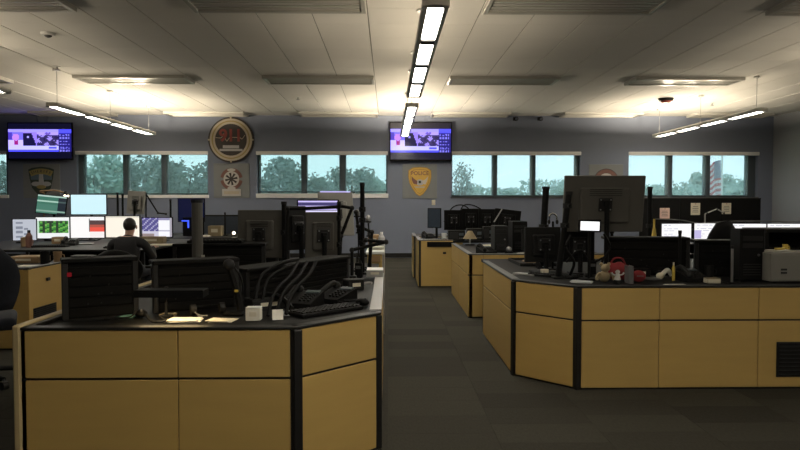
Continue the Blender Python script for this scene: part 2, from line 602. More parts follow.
tree(-10, 30, 158, 5.0, 'leaf', 'tree seen through the window cut off at the left picture edge', seed=10)
tree(93, 31, 150, 3.4, 'hazy_leaf_pale', 'pale green tree in the left pane of the window behind the lit monitors', seed=11)
tree(112, 36, 156, 3.6, 'leaf', 'darker tree at the mullion of the window behind the lit monitors', seed=12)
tree(145, 46, 149, 6.2, 'leaf', 'wide tree in the middle pane of the window behind the lit monitors', seed=13)
tree(187, 34, 148, 4.8, 'leaf', 'broad tree in the right pane of the window behind the lit monitors', seed=14)
tree(276, 34, 150, 4.2, 'leaf', 'dark tree in the left pane of the window beside the round seal', seed=15)
tree(313, 40, 165, 4.4, 'leaf', 'tall tree in the middle pane of the window beside the round seal', seed=16)
tree(352, 46, 161, 4.2, 'leaf', 'tree leaning over the right mullion of the window beside the round seal', seed=17)
tree(378, 50, 174, 4.6, 'hazy_leaf_pale', 'lower pale tree at the right end of the window beside the round seal', seed=18)
tree(462, 26, 152, 1.5, 'leaf', 'young leafy tree close outside the window right of the police badge', 'young_tree', n=700, leaf=0.07, seed=19, squash=1.9)
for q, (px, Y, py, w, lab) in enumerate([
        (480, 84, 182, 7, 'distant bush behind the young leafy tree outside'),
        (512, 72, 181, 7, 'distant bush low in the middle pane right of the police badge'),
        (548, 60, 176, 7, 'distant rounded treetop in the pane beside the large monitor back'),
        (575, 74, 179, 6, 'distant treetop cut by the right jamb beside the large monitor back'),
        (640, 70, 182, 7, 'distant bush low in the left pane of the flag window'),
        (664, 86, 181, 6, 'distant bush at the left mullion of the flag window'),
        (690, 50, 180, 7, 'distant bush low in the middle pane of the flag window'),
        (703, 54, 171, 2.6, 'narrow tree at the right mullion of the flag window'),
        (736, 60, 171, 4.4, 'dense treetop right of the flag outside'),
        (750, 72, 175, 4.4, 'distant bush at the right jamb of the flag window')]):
    tree(px, Y, py, w, 'hazy_leaf_pale', lab, 'distant_tree', n=1200, leaf=0.22, seed=30 + q)

# flag on a pole outside the last window
fy = 24.0
fb = at(721.5, 196, fy)
flag = thing('flag_pole', 'flag with stripes hanging on a pole outside the right-hand window', 'flag', (fb.x, fy, -0.1))
pole_top = at(721.5, 150, fy).z + 0.4
MB().cyl((0, 0, 0), (0, 0, pole_top), 0.035, 10, 0.028).build('pole', 'white', flag)
MB().ball((0, 0, pole_top + 0.05), 0.06).build('finial', 'gold', flag, True)
fz0, fz1 = at(715, 197, fy).z, at(715, 160, fy).z


def flagcol(u, v):
    if u > 0.56 and v > 0.52:
        s = (int(u * 50) + int(v * 44)) % 3 == 0
        return (0.5, 0.5, 0.55) if s else (0.10, 0.09, 0.22)
    return (0.52, 0.12, 0.15) if int(v * 13) % 2 == 0 else (0.62, 0.58, 0.62)


fl = grid_mesh('flag', 0.52, fz1 - fz0, 26, 52, flagcol, 'print', bend=lambda u, v: 0.06 * math.sin(u * 11 + v * 2))
for v in fl.vertices:          # hangs: the free edge drops
    u = 0.5 - v.co.x / 0.52
    v.co.z -= 0.32 * u * u
    v.co.z = v.co.z
o = add_mesh('flag', fl, flag, (-0.30, 0, (fz0 + fz1) / 2 + 0.1))
sol = o.modifiers.new('thickness', 'SOLIDIFY')
sol.thickness = 0.006

# ------------------------------------------------------------------ ceiling fittings
dz = CEIL_Z
proto = None


def diffuser(x, y, label):
    t = thing('ceiling_diffuser', label, 'diffuser', (x, y, dz), 0, 'linear ceiling diffusers')
    L, W = 1.81, 0.56
    f = MB()
    f.mmbox((0, -W / 2, -0.05), (L, -W / 2 + 0.06, 0), bevel=0.004)
    f.mmbox((0, W / 2 - 0.06, -0.05), (L, W / 2, 0), bevel=0.004)
    f.mmbox((0, -W / 2 + 0.06, -0.05), (0.05, W / 2 - 0.06, 0), bevel=0.004)
    f.mmbox((L - 0.05, -W / 2 + 0.06, -0.05), (L, W / 2 - 0.06, 0), bevel=0.004)
    f.build('frame', 'louvre', t)
    MB().mmbox((0.05, -W / 2 + 0.06, -0.012), (L - 0.05, W / 2 - 0.06, -0.001)).build('back_plate', 'louvre', t)
    for s in range(5):
        yy = -W / 2 + 0.06 + 0.044 + s * 0.088
        MB().box((L / 2, yy, -0.03), (L - 0.1, 0.080, 0.010), rot=Rx(0.10)).build('slat', 'louvre', t)
    return t


rows = [(6.72, 'front row'), (10.92, 'middle row'), (15.17, 'row along the back wall')]
cols = [(-8.15, 'far left'), (-5.10, 'left of centre'), (-2.05, 'just left of the central lamp'), (1.0, 'just right of the central lamp'), (4.05, 'right of centre'), (7.10, 'far right')]
for ry, rn in rows:
    for cx, cn in cols:
        p0, p1 = project((cx, ry, dz)), project((cx + 1.83, ry, dz))
        if p1[0] < -20 or p0[0] > 820:
            continue
        diffuser(cx + 0.01, ry, 'grey slotted ceiling diffuser, %s, %s' % (rn, cn))


def bulb(t, loc, watt, throw=-2.4):
    """uplight bulb with a reflector that throws wide (photometric curve by angle from the zenith)"""
    l = bpy.data.lights.new('uplight_bulb', 'POINT')
    l.energy = watt
    l.color = (1.0, 0.85, 0.62)
    l.shadow_soft_size = 0.02
    l.use_nodes = True
    nt = l.node_tree
    em = nt.nodes['Emission']
    tc = nt.nodes.new('ShaderNodeTexCoord')
    sp = nt.nodes.new('ShaderNodeSeparateXYZ')
    mx = nt.nodes.new('ShaderNodeMath'); mx.operation = 'MAXIMUM'; mx.inputs[1].default_value = 0.34
    pw = nt.nodes.new('ShaderNodeMath'); pw.operation = 'POWER'; pw.inputs[1].default_value = throw
    mr = nt.nodes.new('ShaderNodeMapRange'); mr.inputs['From Min'].default_value = 0.06; mr.inputs['From Max'].default_value = 0.30
    mu = nt.nodes.new('ShaderNodeMath'); mu.operation = 'MULTIPLY'
    nt.links.new(tc.outputs['Normal'], sp.inputs[0])
    nt.links.new(sp.outputs['Z'], mx.inputs[0])
    nt.links.new(mx.outputs[0], pw.inputs[0])
    nt.links.new(sp.outputs['Z'], mr.inputs['Value'])
    nt.links.new(pw.outputs[0], mu.inputs[0])
    nt.links.new(mr.outputs[0], mu.inputs[1])
    nt.links.new(mu.outputs[0], em.inputs['Strength'])
    o = bpy.data.objects.new('uplight_bulb', l)
    COL.objects.link(o)
    o.parent = t
    o.location = loc


def pendant(x, y0, y1, label, watts=(1, 1, 1, 1)):
    """four-lens linear lamp hanging on cables"""
    z = 2.77
    t = thing('pendant_lamp', label, 'lamp', (x, y0, z), 0, 'linear pendant lamps')
    L = y1 - y0
    W = 0.21
    h = MB()
    for s in (-1, 1):
        prof = [(s * 0.062, 0.0), (s * W / 2 * 0.93, 0.012), (s * W / 2, 0.04), (s * W / 2 * 0.86, 0.062), (s * 0.062, 0.066)]
        if s < 0:
            prof = prof[::-1]
        m = Matrix(((1, 0, 0, 0), (0, 0, 1, 0), (0, 1, 0, 0), (0, 0, 0, 1)))
        h.prism(prof, 0.0, L, m)
    h.mmbox((-0.062, 0, 0.030), (0.062, L, 0.038))
    h.build('housing', 'fixture', t)
    e = MB()
    for yy, s in ((0, -1), (L, 1)):
        pts = [(W / 2 * math.cos(a * math.pi / 10), s * 0.085 * math.sin(a * math.pi / 10)) for a in range(11)]
        e2 = MB()
        e2.prism(pts, 0.004, 0.064, Matrix.Translation((0, yy, 0)))
        e2.build('end_cap', 'fixture', t)
    e.bm.free()
    n = 4
    for k in range(n):
        a, b = L * k / n + 0.065, L * (k + 1) / n - 0.065
        MB().mmbox((-0.060, a, 0.008), (0.060, b, 0.016)).build('lens', 'lens', t)
        MB().mmbox((-0.055, a, 0.046), (0.055, b, 0.052)).build('uplight_lens', 'uplens', t)
        bulb(t, (0, (a + b) / 2, 0.078), UP_WATT * watts[k], -2.4 if watts[k] < 2 else -1.9)
    for k in range(1, n):
        MB().mmbox((-0.062, L * k / n - 0.07, -0.010), (0.062, L * k / n + 0.07, 0.030), bevel=0.004).build('rib', 'black_trim', t)
    for yy in (0.12, L / 2, L - 0.12):
        w = MB().cyl((0, yy, 0.05), (0, yy, CEIL_Z - z - 0.02), 0.004, 6).build('cable', 'steel', t)
        MB().cyl((0, yy, CEIL_Z - z - 0.03), (0, yy, CEIL_Z - z), 0.06, 14, 0.045).build('canopy', 'white', w)
        MB().cyl((0, yy, 0.038), (0, yy, 0.10), 0.022, 8, 0.008).build('cable_grip', 'fixture', w)
    return t


pendant(0.36, 4.92, 9.05, 'long lit pendant lamp with four lenses above the aisle nearest the camera')
pendant(0.37, 10.05, 14.5, 'short-looking lit pendant lamp in front of the television by the police badge', (1.0, 2.0, 5.2, 17.0))
pendant(-5.12, 10.1, 14.2, 'lit pendant lamp hanging in front of the window behind the lit monitors', (1.0, 2.0, 5.2, 17.0))
pendant(6.02, 10.45, 14.5, 'lit pendant lamp hanging in front of the flag window on the right', (1.0, 2.0, 5.2, 17.0))
pendant(-5.15, 4.7, 8.85, 'lit pendant lamp end cut off by the left picture edge')
pendant(6.02, 4.9, 9.2, 'lit pendant lamp just beyond the right picture edge')


for px_, nm in ((0.36, 'middle'), (6.02, 'right')):  # unseen lamps added to brighten the console fronts, continuing the rows
    pendant(px_, -0.75, 3.55, 'added unseen pendant lamp of the %s row above the camera' % nm)
    pendant(px_, -6.2, -1.9, 'added unseen pendant lamp of the %s row behind the camera' % nm)


def on_ceiling(px, py):
    return atz(px, py, CEIL_Z)


p = on_ceiling(48, 33)
t = thing('motion_sensor', 'round white ceiling sensor near the upper left corner', 'sensor', p)
MB().cyl((0, 0, -0.03), (0, 0, 0), 0.075, 18, 0.085).build('base', 'white', t)
MB().ball((0, 0, -0.03), 0.045, (1, 1, .6)).build('lens_dome', 'grey_plastic', t, True)
p = on_ceiling(666, 98.5)
t = thing('smoke_detector', 'dark round detector on the ceiling above the right-hand pendant lamp', 'detector', p)
MB().cyl((0, 0, -0.05), (0, 0, 0), 0.13, 18, 0.15).build('base', 'charcoal', t)
MB().cyl((0, 0, -0.09), (0, 0, -0.05), 0.07, 16, 0.11).build('chamber', 'seal_red', t)
for q, (px, py, lab) in enumerate([(298, 97, 'small sprinkler head left of the central lamp'), (57, 66.5, 'small sprinkler head above the left pendant lamp'), (712, 103, 'small sprinkler head beside the right pendant lamp')]):
    p = on_ceiling(px, py)
    t = thing('sprinkler_head', lab, 'sprinkler', p, 0, 'ceiling sprinklers')
    MB().cyl((0, 0, -0.008), (0, 0, 0), 0.05, 14).build('escutcheon', 'white', t)
    MB().cyl((0, 0, -0.05), (0, 0, -0.008), 0.014, 8).build('stem', 'steel', t)
    MB().cyl((0, 0, -0.056), (0, 0, -0.05), 0.035, 12).build('deflector', 'steel', t)
for px, lab in ((515, 'left of two small dark cameras under the ceiling edge'), (539.5, 'right of two small dark cameras under the ceiling edge')):
    p = at(px, 119, WALL_Y)
    t = thing('security_camera', lab, 'camera', (p.x, WALL_Y, p.z), 0, 'cameras on the back wall')
    MB().box((0, -0.015, 0.0), (0.10, 0.03, 0.08), bevel=0.006).build('mount', 'charcoal', t)
    MB().cyl((0, -0.03, 0), (0, -0.16, -0.015), 0.05, 14).build('body', 'black', t)
    MB().cyl((0, -0.16, -0.015), (0, -0.175, -0.017), 0.036, 12).build('lens', 'chrome', t)

# ------------------------------------------------------------------ televisions
def tvpic(u, v):
    """news picture: banner bars, presenter, dark scene, number column"""
    rnd = random.Random(int(u * 64) * 91 + int(v * 36) * 7 + 3)
    if v > 0.82 or v < 0.20:
        return (0.004, 0.004, 0.012)
    t = (v - 0.20) / 0.62
    blue = (0.05, 0.05, 0.75)
    if u > 0.80:
        if t > 0.86:
            return (0.12, 0.12, 1.0)
        if int(t * 14) % 2 == 0 and int(u * 64) % 3 != 0 and u < 0.97:
            return (0.30, 0.28, 0.62) if rnd.random() > .3 else (0.05, 0.04, 0.22)
        return (0.02, 0.015, 0.12)
    if t > 0.90:
        return (0.50, 0.42, 1.0)
    if t > 0.95:
        return blue
    if t < 0.06:
        return (0.12, 0.12, 0.8)
    if t < 0.25:
        if 0.64 < u < 0.77 and .12 < t < .2:
            return (0.12, 0.12, 0.85)
        return (0.75, 0.72, 1.0)
    if u < 0.24:
        du, dv = (u - 0.12) / 0.055, (t - 0.66) / 0.16
        if du * du + dv * dv < 1:
            return (0.75, 0.32, 0.62)
        if t < 0.55:
            if abs(u - 0.12) < 0.03 and t > .3:
                return (0.45, 0.02, 0.14)
            return (0.80, 0.68, 1.0)
        return (0.10, 0.06, 0.35) if u < .07 else (0.25, 0.2, 0.65)
    if u < 0.46:
        edge = 0.37 + (0.85 - t) * 0.13
        if u < edge and t < 0.82:
            return (0.55, 0.5, 0.8) if abs(u - .31) < .018 and abs(t - .66) < .05 else (0.012, 0.01, 0.035)
        return (0.42, 0.28, 0.70)
    c = 0.5 + 0.32 * math.sin(u * 31 + t * 5) * math.cos(t * 13 - u * 7) + 0.32 * (rnd.random() - .5)
    if t > .74:
        return (0.60, 0.45, 0.85) if c > .35 else (0.20, .12, .35)
    if c > .62:
        return (0.45, 0.34, 0.62)
    return (0.05, 0.035, 0.09) if c > .2 else (0.014, 0.012, 0.03)


def television(px0, px1, py0, py1, label):
    Y = WALL_Y - 0.16
    a, b = at(px0, py1, Y), at(px1, py0, Y)
    w, h = b.x - a.x, b.z - a.z
    t = thing('television', label, 'television', ((a.x + b.x) / 2, WALL_Y, (a.z + b.z) / 2), 0, 'wall televisions')
    d = -0.16
    MB().box((0, d + 0.03, 0), (w, 0.05, h), bevel=0.008).build('housing', 'black', t)
    MB().box((0, d + 0.075, 0), (w * .6, 0.05, h * .6), bevel=0.015).build('rear_bulge', 'black', t)
    MB().box((0, -0.03, 0), (0.5, 0.06, 0.4), bevel=0.004).build('wall_bracket', 'charcoal', t)
    add_mesh('screen', grid_mesh('screen', w - 0.05, h - 0.06, 64, 36, lambda u, v: tuple(a * b for a, b in zip(tvpic(u, v), (0.60, 0.60, 1.2))), 'tv'), t, (0, d + 0.0035, 0.008))
    MB().box((0, d + 0.002, -h / 2 + 0.012), (w * .12, 0.004, 0.008)).build('badge', 'charcoal', t)
    for s in (-0.12, 0.12):
        MB().cyl((s, -0.012, h / 2 - .02), (s, -0.012, h / 2 + 0.55), 0.012, 8).build('cable_cover', 'wall', t)
    return t


television(7.5, 72, 122.5, 160, 'wall television showing news above the sheriff seal')
television(389.5, 452, 122, 161, 'wall television showing news above the police badge')

# ------------------------------------------------------------------ seals on the wall
def backing(px0, px1, py0, py1, name, label):
    a, b = at(px0, py1, WALL_Y), at(px1, py0, WALL_Y)
    t = thing(name, label, 'sign', ((a.x + b.x) / 2, WALL_Y - 0.0015, (a.z + b.z) / 2))
    MB().box((0, -0.008, 0), (b.x - a.x, 0.016, b.z - a.z), bevel=0.003).build('backing_board', 'wall_panel', t)
    return t


def plate(t, name, pts, d0, d1, m):
    """flat shape facing -Y; pts in (x, z)"""
    mt = Matrix(((1, 0, 0, 0), (0, 0, 1, 0), (0, 1, 0, 0), (0, 0, 0, 1)))
    return MB().prism(pts, d0, d1, mt).build(name, m, t)


def circ(r, n=36, cx=0, cz=0, sx=1.0, sz=1.0, a0=0, a1=2 * math.pi):
    full = abs(a1 - a0 - 2 * math.pi) < 1e-6
    k = n if full else n + 1
    return [(cx + sx * r * math.cos(a0 + (a1 - a0) * i / n), cz + sz * r * math.sin(a0 + (a1 - a0) * i / n)) for i in range(k)]


def arc_text(t, text, r, size, m, a0, a1, y, flip=False):
    """letters set round a circle, one mesh each"""
    n = len(text)
    for i, ch in enumerate(text):
        if ch == ' ':
            continue
        a = a0 + (a1 - a0) * i / (n - 1)
        ro = a - math.pi / 2 if not flip else a + math.pi / 2
        lettering('letter', ch, size, m, t, (r * math.cos(a), y, r * math.sin(a)), 0.003, rot=(math.pi / 2, -ro, 0))


# the big round 911 seal
c = at(231.5, 140, WALL_Y)
t = thing('round_seal', 'large round tan seal with red 911 high on the wall', 'seal', (c.x, WALL_Y - 0.0015, c.z))
R = 0.535
plate(t, 'disc', circ(R, 48), -0.05, 0, 'seal_dark')
MB().ring((0, 0, 0), R * 0.70, R * 0.93, -0.062, -0.05, 48).build('outer_ring', 'seal_tan', t)
MB().ring((0, 0, 0), R * 0.79, R * 0.84, -0.066, -0.062, 48).build('inlay_ring', 'seal_olive', t)
for k in range(4):
    a = k * math.pi / 2
    MB().cyl((R * .97 * math.cos(a), -0.07, R * .97 * math.sin(a)), (R * .97 * math.cos(a), -0.045, R * .97 * math.sin(a)), 0.022, 10).build('stud', 'seal_tan', t)
lettering('number', '911', 0.40, 'seal_red', t, (0.0, -0.058, 0.09), 0.006, 0.9, bold=0.010)
MB().tube([(-0.36, -0.056, 0.05), (-0.22, -0.056, 0.05), (-0.17, -0.056, 0.14), (-0.10, -0.056, -0.03), (-0.02, -0.056, 0.05), (0.20, -0.056, 0.05), (0.26, -0.056, 0.02), (0.33, -0.056, 0.11)], 0.008, 6).build('pulse_line', 'seal_tan', t)
plate(t, 'banner', [(-0.19, -0.20), (0.19, -0.20), (0.19, -0.13), (-0.19, -0.13)], -0.062, -0.05, 'seal_grey')
plate(t, 'banner', [(-0.27, -0.265), (0.27, -0.265), (0.27, -0.215), (-0.27, -0.215)], -0.062, -0.05, 'seal_grey')

# fire cross on its backing
t = backing(214, 249.5, 163.5, 198, 'fire_seal', 'rust and white fire department cross under the round seal')
r = 0.26
zc = 0.04
for k in range(4):
    a = k * math.pi / 2 + math.pi / 4
    pts = []
    for s in (-0.50, 0.50):
        pass
    wedge = [(0.05 * math.cos(a - 1.2), zc + 0.05 * math.sin(a - 1.2))] + circ(r, 8, 0, zc, a0=a - 0.62, a1=a + 0.62) + [(0.05 * math.cos(a + 1.2), zc + 0.05 * math.sin(a + 1.2))]
    plate(t, 'cross_arm', wedge, -0.028, -0.016, 'seal_rust')
for a in (math.pi / 2, -math.pi / 2):
    plate(t, 'scroll', circ(0.10, 12, 0, zc + math.sin(a) * 0.215, 1, .35), -0.032, -0.016, 'seal_white')
plate(t, 'medallion', circ(0.185, 32, 0, zc), -0.036, -0.016, 'seal_white')
for k in range(8):
    a = k * math.pi / 4 + .2
    plate(t, 'emblem_tool', [(0.04 * math.cos(a) - .016 * math.sin(a), zc + 0.04 * math.sin(a) + .016 * math.cos(a)), (0.04 * math.cos(a) + .016 * math.sin(a), zc + 0.04 * math.sin(a) - .016 * math.cos(a)),
                             (0.145 * math.cos(a) + .026 * math.sin(a), zc + 0.145 * math.sin(a) - .026 * math.cos(a)), (0.145 * math.cos(a) - .026 * math.sin(a), zc + 0.145 * math.sin(a) + .026 * math.cos(a))], -0.041, -0.036, 'seal_dark')
plate(t, 'hub', circ(0.05, 16, 0, zc), -0.043, -0.036, 'seal_dark')
plate(t, 'name_plate', [(-0.22, -0.36), (0.22, -0.36), (0.22, -0.195), (-0.22, -0.195)], -0.030, -0.016, 'seal_white')
plate(t, 'plate_inlay', [(-0.18, -0.32), (0.18, -0.32), (0.18, -0.245), (-0.18, -0.245)], -0.033, -0.030, 'seal_tan')

# sheriff shield
t = backing(24, 60, 164, 198, 'sheriff_seal', 'dark shield lettered SHERIFF under the left television')
sh = [(-0.30, 0.27), (-0.20, 0.31), (0, 0.335), (0.20, 0.31), (0.30, 0.27), (0.27, 0.05), (0.22, -0.16), (0.10, -0.30), (0, -0.335), (-0.10, -0.30), (-0.22, -0.16), (-0.27, 0.05)]
plate(t, 'shield', sh, -0.028, -0.016, 'seal_green')
band = circ(0.62, 14, 0, -0.33, a0=math.radians(63), a1=math.radians(117)) + circ(0.49, 14, 0, -0.33, a0=math.radians(117), a1=math.radians(63))
plate(t, 'name_band', band, -0.036, -0.028, 'seal_olive')
for i, ch in enumerate('SHERIFF'):
    a = math.radians(112 - i * 44 / 6)
    lettering('letter', ch, 0.10, 'seal_dark', t, (0.555 * math.cos(a), -0.038, -0.33 + 0.555 * math.sin(a)), 0.003, rot=(math.pi / 2, math.pi / 2 - a, 0))
plate(t, 'sky_field', [(-0.24, 0.03), (0.24, 0.03), (0.25, 0.13), (0.12, 0.17), (-0.12, 0.17), (-0.25, 0.13)], -0.034, -0.028, 'seal_blue')
plate(t, 'tower', [(-0.06, -0.12), (0.06, -0.12), (0.045, 0.16), (-0.045, 0.16)], -0.040, -0.028, 'seal_grey')
plate(t, 'wreath', circ(0.10, 16, -0.12, -0.07, 1.1, .55), -0.037, -0.028, 'seal_grey')
plate(t, 'wreath', circ(0.10, 16, 0.12, -0.07, 1.1, .55), -0.037, -0.028, 'seal_grey')
plate(t, 'wreath', circ(0.09, 16, 0, -0.14, 1.2, .5), -0.042, -0.028, 'seal_olive')

# police badge
t = backing(402.5, 437, 164, 198.5, 'police_badge', 'gold police shield on a grey square by the aisle')
def shield(s, dz_=0.0):
    base = [(-0.27, 0.26), (-0.17, 0.325), (0, 0.34), (0.17, 0.325), (0.27, 0.26), (0.275, 0.10), (0.245, -0.05), (0.17, -0.19), (0.08, -0.31), (0, -0.36), (-0.08, -0.31), (-0.17, -0.19), (-0.245, -0.05), (-0.275, 0.10)]
    return [(x * s, z * s + dz_) for x, z in base]
plate(t, 'shield', shield(1.0), -0.032, -0.016, 'gold_dark')
plate(t, 'rim', shield(0.95), -0.038, -0.032, 'gold')
plate(t, 'groove', shield(0.84), -0.041, -0.038, 'gold_dark')
plate(t, 'field', shield(0.80), -0.044, -0.041, 'gold')
lettering('lettering', 'POLICE', 0.125, 'seal_rust', t, (0, -0.046, 0.185), 0.003, 1.05, bold=0.002)
plate(t, 'eagle_wing', [(-0.20, 0.12), (-0.14, 0.06), (-0.06, 0.0), (-0.07, -0.08), (-0.15, -0.06), (-0.19, 0.02)], -0.050, -0.044, 'seal_rust')
plate(t, 'eagle_wing', [(0.20, 0.12), (0.17, 0.0), (0.13, -0.08), (0.08, -0.06), (0.05, 0.0), (0.13, 0.04)], -0.050, -0.044, 'seal_white')
plate(t, 'crest', circ(0.085, 18, 0, -0.03, 1.15, .85), -0.048, -0.044, 'seal_grey')
plate(t, 'crest_centre', circ(0.032, 12, 0, -0.02), -0.052, -0.048, 'seal_green')
plate(t, 'crest_ribbon', [(-0.13, -0.12), (0.13, -0.12), (0.10, -0.16), (-0.10, -0.16)], -0.048, -0.044, 'seal_tan')

# seal half hidden by the big monitor
t = backing(588.5, 623, 164.5, 198, 'round_emblem', 'round rust emblem peeking over the large monitor back')
zc = 0.0
plate(t, 'disc', circ(0.30, 36, 0, zc), -0.028, -0.016, 'seal_dark')
MB().ring((0, -0.008, zc), 0.20, 0.285, -0.028, -0.020, 36).build('ring', 'seal_rust', t)
plate(t, 'centre', circ(0.19, 28, 0, zc), -0.034, -0.028, 'seal_white')
for k in range(6):
    a = k * math.pi / 3
    plate(t, 'star_point', [(0.12 * math.cos(a), zc + 0.12 * math.sin(a)), (0.05 * math.cos(a + .5), zc + 0.05 * math.sin(a + .5)), (0.05 * math.cos(a - .5), zc + 0.05 * math.sin(a - .5))][::-1], -0.038, -0.034, 'seal_rust')

# switch on the wall
c = at(433.5, 202.5, WALL_Y)
t = thing('wall_switch', 'small cream switch plate below the police badge', 'switch', (c.x, WALL_Y, c.z))
MB().box((0, -0.006, 0), (0.085, 0.012, 0.125), bevel=0.004).build('plate', 'cream', t)
MB().box((0, -0.016, 0.005), (0.03, 0.012, 0.055), rot=Rx(0.2), bevel=0.003).build('rocker', 'paper', t)

# ------------------------------------------------------------------ consoles (panelled furniture)
TOP = 0.734                     # top of the panel caps
WT = 0.715                      # worktop surface
MID = 0.489                     # seam between upper and lower panel


def console(name, label, path, splits, work, posts, cap='black_trim', top=TOP, mid=MID, vent=None, work_m='worktop', wt=None, end_posts=True, single=False, edge_panel=False):
    """panelled console; the outside lies to the right of the path. splits: per segment, distances of seams"""
    wt = top - 0.019 if wt is None else wt
    ox, oy = path[0]
    t = thing(name, label, 'console', (ox, oy, 0))
    L = [Vector((x - ox, y - oy, 0)) for x, y in path]
    th = 0.035
    for s in range(len(L) - 1):
        a, b = L[s], L[s + 1]
        d = (b - a)
        ln = d.length
        d = d / ln
        ang = math.atan2(d.y, d.x)
        base = Matrix.Translation(a) @ Matrix.Rotation(ang, 4, 'Z')      # local: x along, -y outside
        MB().mmbox((0.0, 0.012, 0.0), (ln, 0.012 + th, top - 0.016)).xf(base).build('frame', 'black_trim', t)
        MB().mmbox((-0.003, -0.004, top - 0.014), (ln + 0.003, 0.058, top), bevel=0.003).xf(base).build('cap', cap, t)
        ins = 0.028 if end_posts else 0.0
        stops = [0.0 if (s == 1 and edge_panel) else ins] + list(splits[s]) + [ln - ins]
        for q in range(len(stops) - 1):
            x0, x1 = stops[q] + 0.0022, stops[q + 1] - 0.0022
            if not single:
                MB().mmbox((x0, 0.0, mid + 0.006), (x1, 0.014, top - 0.017), bevel=0.0025).xf(base).build('upper_panel', 'laminate', t)
            lo = MB().mmbox((x0, 0.0, 0.014), (x1, 0.014, top - 0.017 if single else mid - 0.006), bevel=0.0025).xf(base).build('side_panel' if single else 'lower_panel', 'laminate', t)
            if vent and vent[0] == s and vent[1] == q:
                va, vb, z0, z1 = vent[2:]
                MB().mmbox((va, -0.004, z0), (vb, -0.0005, z1), bevel=0.001).xf(base).build('vent_frame', 'black_trim', lo)
                n = 9
                for k in range(n):
                    zz = z0 + (z1 - z0) * (k + .5) / n
                    MB().box(((va + vb) / 2, -0.007, zz), (vb - va - 0.03, 0.008, (z1 - z0) / n * .45)).xf(base).build('vent_louvre', 'charcoal', lo)
    for s in posts:
        ro, sz, inx, iny = posts[s]
        MB().box((L[s].x + inx, L[s].y + iny, (top - 0.015) / 2), (sz, sz, top - 0.015), rot=ro, bevel=0.004).build('corner_post', 'black_trim', t)
    if work:
        MB().prism([(x - ox, y - oy) for x, y in work], wt - 0.03, wt - 0.0015).build('worktop', work_m, t)
    return t


LX0, LX1, LX2, LY, LY2 = -1.742, -0.432, -0.040, 3.045, 3.44
left = console('dispatch_console', 'long tan panelled console nearest the camera, left of the aisle',
               [(LX0, 6.6), (LX0, LY), (LX1, LY), (LX2, LY2), (LX2, 5.3)],
               [[0.9, 1.8, 2.7], [0.755], [], [0.95]],
               [(LX0 + .05, LY + .05), (LX1 + .02, LY + .05), (LX2 - .05, LY2 + .02), (LX2 - .05, 6.42), (LX0 + .05, 6.42)],
               {2: (0.39, 0.042, 0.002, 0.016), 3: (0.39, 0.032, -0.012, 0.006)}, edge_panel=True)
MB().mmbox((-0.006, LY - 6.6 - 0.012, 0.0), (0.03, 0.0, TOP + 0.012), bevel=0.008).xf(Matrix.Translation((-0.002, 0, 0))).build('end_panel', 'edge', left)
MB().mmbox((LX2 - .06 - LX0, LY2 + .06 - 6.6, TOP), (LX2 + 0.006 - LX0, 5.3 - 6.6, TOP + 0.006), bevel=0.002).build('side_ledge', 'cap', left)

RX0, RX1, RY, RY2 = 0.944, 1.327, 4.50, 4.895
right = console('dispatch_console', 'tan panelled console with a black vent, right of the aisle',
                [(RX0, 6.43), (RX0, RY2), (RX1, RY), (5.9, RY)],
                [[0.02], [], [0.575, 1.28, 2.05, 2.82, 3.6], ],
                [(RX0 + .05, RY2 + .03), (RX1 + .02, RY + .05), (5.9, RY + .05), (5.9, 6.9), (RX0 + .05, 6.9)],
                {1: (0.39, 0.036, 0.012, 0.006), 2: (0.39, 0.044, 0.002, 0.016)}, vent=(2, 2, 1.28 + 0.13, 1.28 + 0.62, 0.085, 0.335))
MB().mmbox((0.0, RY2 - 6.43, TOP), (0.055, 0, TOP + 0.005), bevel=0.002).build('side_ledge', 'grey_plastic', right)

c2 = console('workstation_console', 'tan panelled console second along the right side of the aisle',
             [(0.91, 9.27), (0.91, 7.34), (2.5, 7.34)], [[0.95], [0.17, 0.9]],
             [(0.96, 7.39), (2.5, 7.39), (2.5, 9.27), (0.96, 9.27)], {}, cap='grey_plastic', end_posts=False)
c3 = console('workstation_console', 'tan pedestal console with a drawer pull beside the aisle',
             [(0.475, 11.15), (0.465, 10.05), (1.01, 10.05)], [[], []],
             [(0.5, 10.09), (2.4, 10.09), (2.4, 11.15), (0.5, 11.15)], {}, cap='grey_plastic', end_posts=False, single=True)
MB().mmbox((0.13, 10.05 - 11.15 - 0.02, TOP - 0.11), (0.56, 10.05 - 11.15 - 0.002, TOP - 0.03), bevel=0.004).build('equipment_tray', 'black', c3)
MB().mmbox((1.86, -1.0, 0), (1.89, -0.05, TOP - 0.05)).build('support_panel', 'black_trim', c3)
MB().box((0.40, 10.05 - 11.15 - 0.012, 0.53), (0.05, 0.02, 0.03), bevel=0.004).build('drawer_pull', 'black_trim', c3)
c4 = console('workstation_console', 'farthest tan console end panel on the right of the aisle',
             [(0.455, 12.4), (0.434, 11.25), (1.3, 11.25)], [[], []],
             [(0.5, 11.29), (1.9, 11.29), (1.9, 12.4), (0.5, 12.4)], {}, cap='grey_plastic', end_posts=False)

# tan cabinet left of the near console
cab = console('side_cabinet', 'tan cabinet with a black floor vent beside the office chair at the left edge',
              [(-3.85, 5.82), (-3.195, 5.82), (-3.185, 6.85)], [[], [0.62]],
              [(-3.85, 5.86), (-3.24, 5.86), (-3.23, 6.85), (-3.85, 6.85)], {}, mid=0.42, end_posts=False, single=True,
              vent=(1, 0, 0.06, 0.46, 0.20, 0.36))
MB().box((0.672, 0.30, 0.60), (0.018, 0.05, 0.03), bevel=0.004).build('lock', 'black_trim', cab)

